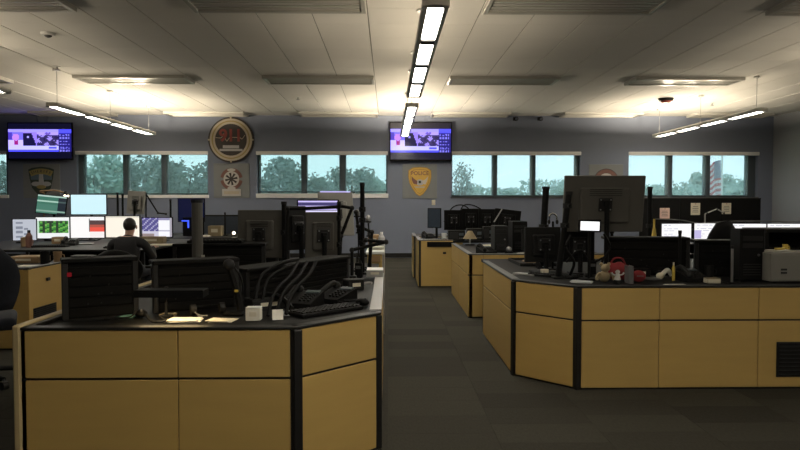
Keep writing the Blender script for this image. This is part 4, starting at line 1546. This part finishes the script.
lav = lambda u, v: (.62, .55, 1.0) if (v > .90 or .56 < v < .74 or v < .36) else ((.06, .05, .16) if v > .48 else (.78, .74, 1.0))
monitor('wide grey monitor back left of the tall post', 238, 283, 210, 258, 5.45, WT, back=True, shellback='monback', rot=-0.08, tilt=0.03)
post('tall black post between the grey monitor backs', 284, 203, 5.3, WT, 0.020, collars=(.6,))
monitor('narrow dark monitor back turned sideways between posts', 287, 304, 206, 250, 5.6, WT, back=True, shellback='charcoal', rot=0.75)
monitor('grey monitor back right of the tall post', 306, 339, 212, 258, 5.45, WT, back=True, shellback='monback', rot=0.30, tilt=-0.05)
monitor('lit monitor with lavender bands behind the grey monitor backs', 297, 339, 199.5, 222, 5.95, WT, fn=lav, tilt=-.1)
rimmed = monitor('pale beige monitor back with an added lavender glow strip at the aisle end', 319, 353, 192, 236, 6.36, WT, back=True, shell='beige_plastic', rot=0.25, tilt=.22, name='computer_display')
hb = [c for c in rimmed.children if c.name.startswith('housing')][0]
zt_ = max(v.co.z for v in hb.data.vertices)
yt_ = [v.co.y for v in hb.data.vertices if v.co.z > zt_ - .004]
MB().box((0, sum(yt_) / len(yt_), zt_ + .006), (.30, .022, .012), bevel=.004).build('glow_strip', 'lavender', rimmed)  # added glowing strip, stands in for the edge of a lit screen
post('black post in front of the lavender monitor', 339, 203, 5.15, WT, 0.014, collars=(.45, .8))
post('tallest black post at the aisle end of the near console', 362.3, 184, 5.45, WT, 0.019, collars=(.35, .6, .72))
arm('black arm crossing in front of the lavender monitor', [(286, 255), (288, 209), (338, 207)], 5.2, WT)
arm('black diagonal arm beside the beige monitor back', [(340, 255), (341, 236), (352, 208), (340, 206)], 5.25, WT)
arm('black arm stretched over the aisle end of the near console', [(352, 262), (352, 250), (386, 242), (366, 240)], 5.0, WT)
arm('short jointed arm with clamps at the tallest post', [(370, 262), (372, 232), (358, 226), (356, 212)], 5.6, WT)
# clips and small gear around the tallest post
for k, (px, py, m, lab) in enumerate([(356, 214, 'grey_plastic', 'small grey radio clipped high beside the tallest post'), (367, 220, 'steel', 'shiny microphone head beside the tallest post'), (357, 232, 'black', 'black headset cradle low on the tallest post'), (368, 236, 'grey_plastic', 'grey camera head under the jointed arm')]):
    p = at(px, py, 5.45)
    t = thing('desk_microphone', lab, 'device', (p.x, 5.66 + .09 * k, WT))
    MB().cyl((0, 0, 0), (0, 0, 0.014), 0.045, 14).build('base', 'black', t)
    MB().tube([(0, 0, .01), (.012, 0, (p.z - WT) * .5), (0, 0, p.z - WT)], 0.007).build('gooseneck', 'black', t)
    MB().ball((0, 0, p.z - WT), 0.026, (.9, .9, 1.5)).build('head', m, t, True)
    MB().ring((0, 0, 0), .018, .030, 0, .012, 14).xf(Matrix.Translation((0, 0, p.z - WT - .03)) @ Matrix.Rotation(math.pi / 2, 4, 'X')).build('collar', 'charcoal', t)

# aisle-end ledge
carton('pale grey box on the ledge at the aisle end', at(375, 275, 5.1).x, 5.12, TOP + .006, (.13, .2, .05), 'cap', lid='white')
papers('white paper stack on the pedestal top', -0.12, 6.7, .83, .14, .2, 10)
bottle('clear pale bottle on the pedestal at the aisle end', at(381.5, 240, 6.9).x, 6.95, .83, 'seal_grey', .17, .035, 'white')
carton('small brown box on the pedestal top', -0.16, 7.3, .83, (.12, .2, .12), 'brown')

# front strip clutter on the near console
z = WT
def spot(px, py, zz=WT):
    return atz(px, py, zz)
p = spot(128, 316); papers('green paper under the dark slatted panel', p.x, p.y - .02, z, .10, .09, 2, 'green')
p = spot(185, 321); papers('bright warm papers lit from above on the near console', p.x, p.y, z, .15, .10, 4, 'paper', .1)
p = spot(222, 321); papers('yellow lit folder on the near console', p.x, p.y, z, .12, .09, 3, 'cream', -.1)
p = spot(252, 322)
carton('small off white box near the cables on the near console', p.x, p.y + .05, z, (.075, .06, .065), 'paper', lid='white')
p = spot(277, 320)
t = thing('tent_card', 'small white tent card beside the black cables', 'card', (p.x, p.y + .02, z), .2)
for s in (-1, 1):
    MB().box((0, s * .014, .026), (.055, .002, .055), rot=Rx(s * .5)).build('leaf', 'paper', t)
t = thing('task_light', 'slim black task light leaning over the warm lit papers', 'lamp', (-1.16, 3.40, WT))
MB().box((0, 0, .008), (.06, .05, .016), bevel=.003).build('base', 'black', t)
MB().tube([(0, 0, .01), (0, .01, .12), (.02, -.06, .165), (.06, -.13, .165)], .008).build('stem', 'black', t)
hd = MB().box((.08, -.15, .165), (.34, .10, .012), bevel=.003).build('hood', 'black', t)
for lo, hi in (((-.09, -.20, .135), (.25, -.194, .16)), ((-.09, -.106, .135), (.25, -.10, .16)), ((-.09, -.194, .135), (-.084, -.106, .16)), ((.244, -.194, .135), (.25, -.106, .16))):
    MB().mmbox(lo, hi).build('hood_lip', 'black', hd)
MB().box((.08, -.15, .155), (.30, .05, .006)).build('lamp_strip', 'warm', t)

def c3d(l):
    w = [at(px, py, Y) for px, py, Y in l]
    for q in w:
        q.z = max(q.z, WT + 0.018)
    return w
cable('thin black cable looping over the green paper', c3d([(104, 320, 3.28), (118, 318, 3.30), (130, 317, 3.30), (137, 311, 3.34)]), .004)
cable('black cable coiled at the left end of the front ledge', c3d([(145, 313, 3.38), (152, 322, 3.20), (165, 321, 3.22), (158, 316, 3.33)]), .006)
cable('thick black cable arching over the off white box', c3d([(255, 300, 3.62), (262, 276, 3.7), (282, 263, 3.8), (298, 259, 3.95)]), .012)
cable('second thick black cable arching beside the long panel', c3d([(262, 300, 3.62), (268, 280, 3.7), (285, 268, 3.8), (300, 263, 3.95)]), .010)
cable('heavy black cable lying behind the bundled leads', c3d([(244, 303, 3.66), (268, 294, 3.66), (284, 300, 3.62), (292, 312, 3.56)]), .015)
cable('black cable hanging from the shelf beside the long panel', c3d([(232, 266, 3.6), (240, 275, 3.58), (243, 290, 3.58), (242, 308, 3.60)]), .006)
cable('pale grey cord lying across the aisle end of the worktop', c3d([(338, 294, 4.25), (352, 286, 4.5), (366, 283, 4.65), (372, 283, 4.65)]), .010, 'cap')
cable('black cord curling at the corner of the worktop', c3d([(316, 308, 3.75), (330, 300, 3.95), (345, 305, 3.85), (362, 303, 3.9)]), .008)
cable('black cord trailing beside the corner cord', c3d([(322, 296, 4.1), (340, 306, 3.8), (352, 309, 3.72), (368, 306, 3.8)]), .007)
for k in range(3):
    a = 268 + k * 9
    cable(['left of three black bundled leads at the console corner', 'middle of three black bundled leads at the console corner', 'right of three black bundled leads at the console corner'][k], c3d([(a, 316 - k, 3.35), (a + 4, 298, 3.42), (a + 12, 286, 3.5), (a + 22, 276, 3.6), (a + 30, 262, 3.75)]), .010)
p = spot(302, 312); phone('black desk phone among the cables at the console corner', p.x - .02, p.y + .20, z, -.3)
p = spot(335, 303); phone('second black desk phone toward the aisle on the near console', p.x, p.y + .05, z, -.6)
p = spot(318, 316); keyboard('black keyboard lying at the angled corner of the near console', p.x + .03, p.y + .12, z, .75)
p = spot(288, 314); papers('grey papers under the bundled leads', p.x, p.y, z, .13, .1, 3, 'cap', .4)
p = spot(262, 311); carton('dark equipment box behind the off white box', p.x, p.y + .08, z, (.2, .12, .06), 'charcoal', lid='charcoal', rot=.6)
p = spot(95, 318); papers('dark grey mat under the red light panel', p.x, p.y, z, .24, .14, 2, 'charcoal')
p = spot(165, 317); papers('small tan note pad beside the coiled cable', p.x, p.y + .03, z, .07, .06, 5, 'tan')
p = spot(78, 254, 1.02)
papers('pale papers on the shelf above the red light', at(88, 252, 3.5).x, 3.455, 1.0315, .09, .07, 3, 'grey_plastic')
keyboard('black keyboard on the low screen shelf of the near console', -1.35, 5.14, 1.0015, 0.0)
# tall leaning handset among cables
hp = at(238, 305, 3.55)
t = thing('handset_stand', 'tall leaning black handset stand left of the off white box', 'handset', (hp.x, 3.50, WT), -.1)
MB().box((0, 0, .01), (.11, .11, .02), bevel=.006).build('base', 'black', t)
MB().tube([(.03, 0, .015), (.01, 0, .12), (-.03, 0, .26)], .022, 8).build('handle', 'black', t)
MB().ball((-.032, -.012, .27), .032).build('ear_piece', 'charcoal', t, True)
MB().box((.012, -.024, .13), (.02, .006, .012)).build('button', 'yellow', t)

# ------------------------------------------------------------------ right console: equipment
big = at(604, 205, 5.25)
monitor('large tilted grey monitor back on the right console', 563, 644, 175.5, 232, 5.25, WT, back=True, shellback='monback', roll=0.0, tilt=-.14, rot=0.0)
bt = Vector(big)
for dx, lab in ((-.08, 'left round bolt'), (.04, 'right')):
    pass
post('thick black support arm beside the large monitor back', 569, 193, 5.12, WT, .024, 'black', lean=0.12, collars=(.62, .85))
arm('heavy black arm under the large monitor back', [(612, 262), (612, 232), (588, 212), (612, 205)], 5.62, WT)
post('black leaning post with a knob left of the large monitor', 546, 188, 5.9, WT, .030, 'black', lean=0.05, collars=(.52,), name='radio_post')
t = thing('headset', 'chrome and black headset ring beside the leaning post', 'headset', (at(553, 222, 5.75).x, 5.75, WT))
hz_ = at(553, 218, 5.75).z - WT
MB().cyl((0, 0, 0), (0, 0, .014), .05, 14).build('base', 'black', t)
MB().cyl((0, 0, .01), (0, 0, hz_ - .03), .010, 10).build('stem', 'black', t)
MB().tube([(-.035, 0, hz_ - .03), (-.03, 0, hz_ + .025), (.0, 0, hz_ + .04), (.03, 0, hz_ + .02), (.038, 0, hz_ - .03)], .008, 8).build('band', 'chrome', t)
for s in (-1, 1):
    MB().ball((s * .036, 0, hz_ - .035), .022, (.6, 1, 1)).build('ear_cup', 'charcoal', t, True)
t = thing('status_display', 'small bright white status display under the large monitor back', 'display', (at(590, 230, 5.0).x, 5.0, WT))
a, b = at(580.5, 230.5, 5.0), at(599.5, 221.5, 5.0)
w, hgt, zc = b.x - a.x, b.z - a.z, (a.z + b.z) / 2 - WT
MB().box((0, .012, zc), (w + .03, .02, hgt + .03), bevel=.004).build('case', 'black', t)
MB().box((0, 0.0, zc), (w, .004, hgt), rot=Ry(.03)).build('lit_face', 'lit_white', t)
MB().cyl((0, .014, .012), (0, .014, zc), .012, 10).build('stem', 'black', t)
MB().box((0, .014, .007), (.14, .12, .014), bevel=.004).build('base', 'black', t)

G = 'dark monitor backs on the right console'
monitor('square dark monitor back left of the large monitor', 524, 561, 227, 262, 5.6, WT, back=True, shellback='charcoal', rot=.15, group=G)
monitor('dark monitor back below the leaning post', 563, 594, 230, 262, 5.5, WT, back=True, shellback='black', rot=-.1, group=G)
slat_panel('brown black panel under the large monitor back', (1.80, 5.36), (2.47, 5.26), WT, 1.03, 0.15, m='brownblack', n=4)
slat_panel('black panel right of the brown black panel', (2.50, 5.24), (2.92, 5.18), WT, 1.01, 0.15, m='black', n=4)
post('short black rod between the two dark panels on the right', 680, 232, 5.05, WT, .012)
post('slim black post right of the large monitor back', 650, 188, 6.3, WT, .022, 'black', collars=(.5,))
p = at(748, 288, 4.85)
tower('tall black computer tower on the right console', p.x + .06, 4.98, WT, (.19, .15, at(748, 229, 4.9).z - WT))
post('slim chrome rod beside the black computer tower', 732.5, 247, 4.75, WT, .010, 'steel')
p = at(790, 285, 4.8)
t = thing('desktop_computer', 'beige desktop computer case at the right picture edge', 'computer', (at(800, 270, 4.8).x + .045, 4.95, WT))
W_, D_, H_ = .54, .3, at(790, 253, 4.8).z - WT
MB().mmbox((-W_ / 2, -D_ / 2, .008), (W_ / 2, D_ / 2, H_), bevel=.006).build('case', 'beige_plastic', t)
MB().mmbox((-W_ / 2 + .015, -D_ / 2 - .004, .02), (W_ / 2 - .015, -D_ / 2, H_ - .015), bevel=.002).build('front_panel', 'beige_plastic', t)
for zz in (.075, .10):
    MB().box((-W_ / 2 + .10, -D_ / 2 - .005, zz), (.045, .006, .014)).build('port', 'black_trim', t)
MB().box((W_ * .2, -D_ / 2 - .005, H_ * .7), (.15, .006, .012)).build('disc_slot', 'charcoal', t)
for sx in (-1, 1):
    for sy in (-1, 1):
        MB().cyl((sx * W_ * .4, sy * D_ * .4, 0), (sx * W_ * .4, sy * D_ * .4, .009), .014, 8).build('foot', 'black_trim', t)
# shelf over it
t = thing('equipment_shelf', 'black shelf unit behind the beige desktop computer', 'shelf', (at(800, 240, 5.4).x, 5.45, WT))
zt = at(790, 229, 5.3).z - WT
MB().mmbox((-.36, -.18, zt - .03), (.62, .2, zt), bevel=.004).build('top', 'black', t)
MB().mmbox((-.36, .17, 0), (.62, .2, zt - .03)).build('back_panel', 'brownblack', t)
for xx in (-.36, .59):
    MB().mmbox((xx, -.16, 0), (xx + .03, .17, zt - .03)).build('side_panel', 'black', t)
MB().mmbox((-.33, -.16, zt * .55), (.59, .17, zt * .55 + .02)).build('shelf_board', 'brownblack', t)
zz = WT + H_
papers('white and yellow papers on top of the beige computer', at(782, 252, 4.9).x, 4.93, zz, .16, .12, 5, 'paper', .2, tab='yellow')
mug('small yellow cup on the beige computer', at(789, 250, 4.9).x + .05, 5.03, zz, 'yellow', .02, .045)

# front strip on the right console
def rspot(px, py):
    return atz(px, py, WT)
p = rspot(606, 283)
t = thing('soft_toy', 'tan cloth bundle beside the red bag', 'toy', (p.x, p.y + .04, WT))
MB().ball((0, 0, .045), .045, (1, .8, 1)).build('body', 'tan', t, True)
MB().ball((0.005, -.01, .11), .035, (1, 1, .9)).build('head', 'tan', t, True)
for s in (-1, 1):
    MB().ball((s * .028 + .005, 0, .138), .014).build('ear', 'tan', t, True)
    MB().tube([(s * .035, -.01, .07), (s * .06, -.02, .05), (s * .065, -.03, .02)], .012).build('limb', 'tan', t)
p = rspot(622, 282)
t = thing('red_bag', 'red cloth bag slumped on the right console', 'bag', (p.x, p.y + .10, WT))
bm_ = MB().ball((0, 0, .07), .10, (1.15, .55, .72), 3)
for v in bm_.bm.verts:
    v.co.x += .008 * math.sin(v.co.z * 90)
    v.co.z = max(0.0, v.co.z + .006 * math.sin(v.co.x * 80))
bm_.build('sack', 'red', t, True)
MB().tube([(-.06, 0, .12), (-.03, -.01, .17), (.03, -.01, .17), (.06, 0, .12)], .007).build('handle', 'red', t)
p = rspot(641, 283)
t = thing('red_pouch', 'smaller red pouch right of the grey stand', 'bag', (p.x, p.y + .05, WT))
MB().ball((0, 0, .045), .055, (1.0, .6, .82), 3).build('sack', 'red', t, True)
MB().box((0, -.035, .05), (.05, .006, .006)).build('zip', 'grey_plastic', t)
p = rspot(618, 284)
t = thing('figurine', 'small white figurine in front of the red bag', 'figurine', (p.x, p.y + .01, WT))
MB().cyl((0, 0, 0), (0, 0, .03), .030, 14, .026).build('base', 'black', t)
MB().cyl((0, 0, .03), (0, 0, .075), .024, 12, .014).build('body', 'seal_white', t)
MB().ball((0, 0, .088), .017).build('head', 'seal_white', t, True)
for s in (-1, 1):
    MB().tube([(s * .012, 0, .065), (s * .035, -.004, .07), (s * .045, -.004, .085)], .006).build('arm', 'seal_white', t)
p = rspot(632, 284)
binder('upright grey binder between the red bag and pouch', p.x, p.y + .06, WT, .13, .09, .035, 'grey_plastic')
p = rspot(660, 281); papers('white and black papers beside the red pouch', p.x - .02, p.y + .10, WT, .12, .1, 4, 'grey_plastic', .3)
p = rspot(675, 285); papers('bright white sheet at the front of the right console', p.x, p.y - .005, WT, .14, .05, 2, 'paper')
p = rspot(670, 280)
t = thing('paper_roll', 'crumpled white paper roll on the right console', 'paper', (p.x - .02, p.y + .05, WT), .4)
MB().tube([(-.04, 0, .02), (0, .01, .05), (.03, 0, .07), (.06, -.01, .03)], .018, 8).build('roll', 'paper', t)
MB().ball((-.05, 0, .03), .03, (1, 1, .9), 2).build('crumple', 'cream', t)
p = rspot(674, 278)
bottle('slim yellow marker bottle beside the short rod', at(673.5, 275, 4.95).x, 4.95, WT, 'yellow', .14, .012, 'cream')
p = rspot(716, 284); carton('low cream box left of the chrome rod', p.x, p.y + .06, WT, (.10, .07, .035), 'cream', lid='tan')
p = rspot(721, 280); mug('dark grey cup beside the chrome rod', p.x - .01, p.y + .17, WT, 'charcoal', .035, .09)
p = rspot(700, 283); phone('black desk phone under the right black panel', p.x, p.y + .14, WT, .1)
p = rspot(588, 283); papers('pale blue papers at the angled corner of the right console', p.x - .04, p.y + .05, WT, .15, .11, 3, 'seal_grey', -.5)
p = rspot(560, 279); keyboard('black keyboard behind the angled panel of the right console', p.x, p.y + .16, WT, -.78)
p = rspot(524, 275); papers('crumpled foil and papers on the corner of the right console', p.x + .02, p.y + .02, WT, .2, .08, 4, 'cap', -.75)
p = rspot(545, 276)
carton('small cream carton at the angled corner', p.x, p.y + .02, WT, (.05, .05, .05), 'cream', rot=.4)
p = rspot(524, 257); papers('white glossy sheet on the side of the right console', p.x, 6.65, WT, .2, .14, 3, 'seal_grey', .3)
p = rspot(515, 262)
t = thing('desk_tray', 'sunken black desk tray at the aisle side of the right console', 'tray', (p.x + .12, p.y - .15, WT))
MB().mmbox((-.16, -.3, 0), (.2, .3, .006)).build('bottom', 'black', t)
for lo, hi in (((-.16, -.3, .006), (-.15, .3, .03)), ((.19, -.3, .006), (.2, .3, .03)), ((-.15, -.3, .006), (.19, -.29, .03)), ((-.15, .29, .006), (.19, .3, .03))):
    MB().mmbox(lo, hi).build('side', 'charcoal', t)
MB().box((0.02, .1, .011), (.12, .2, .01)).build('insert', 'brown', t)
cable('black cord draped below the large monitor back', c3d([(566, 262, 5.1), (580, 250, 5.08), (590, 262, 5.08), (603, 258, 5.08)]), .010)
cable('black cord hanging left of the status display', c3d([(571, 235, 5.05), (566, 248, 5.05), (574, 262, 5.05), (570, 275, 5.1)]), .012)
cable('black cord hanging right of the status display', c3d([(604, 234, 5.03), (610, 248, 5.03), (602, 262, 5.02), (608, 274, 5.0)]), .010)

# ------------------------------------------------------------------ middle consoles along the aisle
G = 'dark monitor backs beyond the second console'
for k, (a, b, t0, t1, Y, r, lab) in enumerate([
        (444, 463, 210, 230, 10.58, .06, 'first dark monitor back in the row beyond the second console'),
        (461.5, 479.5, 208.5, 230, 10.66, .05, 'second dark monitor back in the row beyond the second console'),
        (478.5, 496, 209, 230, 10.6, -.05, 'third dark monitor back in the row beyond the second console'),
        (494, 520, 209.5, 231, 10.42, -.1, 'leaning dark monitor back at the right end of the row')]):
    monitor(lab, a, b, t0, t1, Y, WT, back=True, shellback='black', rot=r, group=G, roll=-.12 if k == 3 else 0)
monitor('small dark framed monitor at the aisle end of the pedestal console', 428, 441, 208, 228, 10.5, WT, rot=-.5, fn=lambda u, v: (.014, .018, .022))
cable('black cable loop above the dark monitor row', c3d([(444, 222, 10.68), (452, 208, 10.7), (462, 205, 10.7), (470, 210, 10.7), (474, 218, 10.7)]), .010)
cable('second black cable loop above the dark monitor row', c3d([(458, 218, 10.7), (463, 206, 10.74), (472, 205, 10.74), (482, 210, 10.72), (488, 218, 10.7)]), .010)
tt = at(497, 250, 7.9)
tower('grey black computer tower on the second console', at(500, 240, 7.8).x, 7.85, WT, (.16, .3, .32), 'charcoal')
tower('taller black computer tower on the second console', at(511, 240, 7.9).x + .1, 8.0, WT, (.18, .3, .37), 'black')
monitor('grey black monitor back right of the computer towers', 521, 546, 229, 250, 7.7, WT, back=True, shellback='charcoal', rot=.1)
p = at(473, 233, 9.2); papers('cream papers under the dark monitor row', p.x + .25, 8.85, WT, .32, .2, 6, 'cream')
t = thing('cone_lamp', 'tan cone shaped lamp under the dark monitor row', 'lamp', (at(470, 230, 9.1).x, 9.1, WT))
MB().cyl((0, 0, 0), (0, 0, .015), .07, 16).build('base', 'charcoal', t)
MB().cyl((0, 0, .015), (0, 0, .11), .012, 10).build('stem', 'steel', t)
MB().cyl((0, 0, .09), (0, 0, .20), .10, 18, .03).build('shade', 'tan', t)
p = atz(447, 243, WT); keyboard('pale keyboard on the pedestal console', .74, 10.23, WT, .0, 'cap')
phone('black desk phone on the pedestal console', .68, 10.88, WT, .3)
mug('white cup on the pedestal console', .90, 10.42, WT, 'white', .04, .1)
p = atz(486, 252, WT)
phone('black desk phone at the front of the second console', p.x - .03, 7.6, WT, .3)
p = atz(494, 250, WT)
t = thing('desk_microphone', 'shiny round desk microphone on the second console', 'device', (1.42, 7.6, WT))
MB().cyl((0, 0, 0), (0, 0, .02), .05, 14).build('base', 'black', t)
MB().ball((0, 0, .05), .034).build('ball', 'steel', t, True)
papers('white papers at the front edge of the second console', 1.60, 7.52, WT, .16, .12, 4, 'paper', .2)
t = thing('leaning_rod', 'thin pale rod leaning against the dark monitor row', 'rod', (at(495, 222, 8.2).x, 8.2, WT))
r0, r1 = at(494, 222, 8.2), at(502, 209, 8.2)
b = Vector(t.location)
MB().cyl((0, 0, .0), r0 - b, .010, 8).build('upright', 'black', t)
MB().cyl(r0 - b, r1 - b, .008, 8).build('rod', 'cap', t)

# ------------------------------------------------------------------ far right workstation
desk('dark desk carrying the lit monitors on the right', 3.6, 7.0, 8.95, 10.3)
def s_doc(seed, side=False):
    r = ruled((1.0, 1.0, 1.0), (.62, .62, .72), 9, seed, .08, .7, .25)
    def f(u, v):
        if side and u < .2 and .1 < v < .6:
            return (.55, .5, .8)
        return r(u, v)
    return f
G = 'lit monitors on the right desk'
for a, b, t0, t1, r, fn, lab in [
        (660, 692, 223, 240.5, .06, s_doc(1), 'lit white monitor just right of the slim black post'),
        (693, 729, 222.5, 240.5, .0, s_doc(2, True), 'lit white monitor behind the dark office chair'),
        (730, 766, 223, 240.5, -.05, s_doc(3), 'lit white monitor above the black computer tower'),
        (767, 804, 223, 240.5, -.1, s_doc(4), 'lit white monitor at the right picture edge')]:
    monitor(lab, a, b, t0, t1, 9.6, DZ, rot=r, fn=fn, group=G)
t = thing('partition_wall', 'low black partition under the flag window', 'partition', (at(700, 210, 14.5).x, 14.5, 0))
w = at(762, 200, 14.5).x - at(641, 200, 14.5).x
zt = at(700, 198, 14.5).z
for k in range(3):
    MB().box((-w / 2 + w * (k + .5) / 3, 0, zt / 2 + .03), (w / 3 - .008, .05, zt - .10), bevel=.008).build('fabric_panel', 'black', t)
MB().box((0, 0, zt - .012), (w, .06, .024), bevel=.006).build('top_rail', 'charcoal', t)
for k in range(4):
    MB().box((-w / 2 + .02 + (w - .04) * k / 3, 0, .035), (.05, .45, .07), bevel=.006).build('foot', 'charcoal', t)
for px0, px1, py0, py1, m, lab in ((660, 670, 208, 218.5, 'pinkpaper', 'pink sheet pinned to the black partition'), (691, 700.5, 203, 215, 'cream', 'left cream sheet pinned to the black partition'), (722, 731.5, 203, 214, 'cream', 'right cream sheet pinned to the black partition')):
    a, b = at(px0, py1, 14.46), at(px1, py0, 14.46)
    t = thing('pinned_sheet', lab, 'paper', ((a.x + b.x) / 2, 14.474, (a.z + b.z) / 2))
    MB().box((0, 0, 0), (b.x - a.x, .003, b.z - a.z), rot=Rx(0)).build('sheet', m, t)
    MB().cyl((0, -.002, (b.z - a.z) / 2 - .02), (0, -.016, (b.z - a.z) / 2 - .02), .010, 8).build('pin', 'seal_red', t)
    for k in range(4):
        MB().box((0, -.002, (b.z - a.z) * (.2 - k * .15)), ((b.x - a.x) * (.55 + .1 * (k % 2)), .002, .012)).build('printed_line', 'grey_plastic', t)
desk('narrow dark desk in front of the black partition', 6.0, 8.1, 13.2, 14.2)
arm('pale jointed lamp arm in front of the black partition', [(705, 214), (707, 213), (717, 209), (724, 213)], 13.6, DZ, 'cap', 'lamp_support')
bottle('slim yellow bottle beside the slim black post', at(652, 228, 6.2).x, 6.15, WT, 'yellow', at(652, 219, 6.15).z - WT, .022, 'yellow')
cable('thin pale cable along the top of the right monitors', c3d([(655, 219, 10.0), (680, 220, 10.0), (700, 223, 10.0), (740, 221, 10.0), (800, 222, 10.0)]), .008, 'grey_plastic')

# low equipment filling the desks
for k, (px, Y, sx, sz, lab) in enumerate([(456, 10.26, .26, .16, 'low dark radio unit under the first dark monitor back'), (474, 10.24, .24, .19, 'low dark radio unit under the middle of the dark monitor row'), (487, 10.23, .14, .22, 'upright dark speaker under the right part of the dark monitor row')]):
    t = thing('radio_unit', lab, 'radio', (at(px, 230, Y).x, Y, WT))
    MB().mmbox((-sx / 2, -.12, .006), (sx / 2, .06, sz), bevel=.006).build('case', 'charcoal', t)
    MB().mmbox((-sx * .42, -.124, sz * .2), (sx * .1, -.12, sz * .85)).build('speaker_grille', 'black_trim', t)
    MB().box((sx * .28, -.122, sz * .62), (sx * .28, .004, sz * .25)).build('display', 'alu', t)
    for q in range(3):
        MB().cyl((sx * (.18 + q * .1), -.12, sz * .25), (sx * (.18 + q * .1), -.132, sz * .25), .009, 10).build('knob', 'grey_plastic', t)
    for s in (-1, 1):
        MB().box((s * sx * .4, -.03, .003), (.03, .12, .006)).build('foot', 'black_trim', t)


def mouse(label, x, y, z, rot=0.0):
    t = thing('computer_mouse', label, 'mouse', (x, y, z), rot)
    MB().ball((0, 0, .012), .03, (1.0, 1.7, .75), 3).xf(Matrix.Translation((0, 0, .011))).build('shell', 'black', t, True)
    MB().cyl((-.004, -.028, .042), (.004, -.028, .042), .008, 10).build('wheel', 'grey_plastic', t)


def headset(label, x, y, z, rot=0.0):
    t = thing('headset', label, 'headset', (x, y, z), rot)
    MB().tube([(-.075, 0, .03), (-.07, .06, .035), (0, .11, .03), (.07, .06, .035), (.075, 0, .03)], .007, 8).build('band', 'black', t)
    for s in (-1, 1):
        MB().cyl((s * .062, 0, .032), (s * .09, 0, .032), .030, 14).build('ear_cup', 'charcoal', t)
    MB().tube([(-.075, -.01, .03), (-.06, -.06, .012), (-.02, -.085, .010)], .004, 6).build('microphone_boom', 'grey_plastic', t)


def radio(label, x, y, z, rot=0.0):
    t = thing('hand_radio', label, 'radio', (x, y, z), rot)
    MB().mmbox((-.03, -.018, 0), (.03, .018, .12), bevel=.006).build('body', 'black', t)
    MB().cyl((-.018, 0, .12), (-.018, 0, .20), .006, 8).build('antenna', 'black_trim', t)
    MB().cyl((.014, 0, .12), (.014, 0, .135), .009, 10).build('knob', 'charcoal', t)
    MB().box((0, -.0185, .085), (.04, .002, .025)).build('display', 'grey_plastic', t)


p = spot(150, 319); mouse('black mouse beside the coiled cable on the near console', p.x - .06, p.y + .04, WT, .4)
p = spot(210, 318); headset('black headset behind the warm lit papers', p.x - .04, p.y + .10, WT, .5)
p = spot(352, 306); mouse('black mouse near the aisle corner of the near console', p.x + .06, p.y + .0, WT, .8)
p = spot(346, 290); carton('dark box behind the pale grey cord', p.x + .05, p.y + .02, WT, (.12, .10, .07), 'charcoal', lid='charcoal', rot=.5)
p = spot(358, 280); radio('black hand radio by the aisle ledge', p.x, p.y + .15, WT, -.3)
p = rspot(534, 268); headset('black headset in front of the square dark monitor back', p.x + .10, p.y + .02, WT, .6)
p = rspot(576, 280); mouse('black mouse beside the angled keyboard of the right console', p.x + .14, p.y + .16, WT, -.5)
p = rspot(650, 280); carton('dark low box between the red pouch and the white roll', p.x + .01, p.y + .26, WT, (.16, .1, .06), 'black', lid='black')
p = rspot(690, 282); headset('black headset in front of the right black panel', p.x - .04, p.y + .30, WT, .2)
p = rspot(600, 278); radio('black hand radio behind the tan bundle', p.x, p.y + .20, WT, .1)
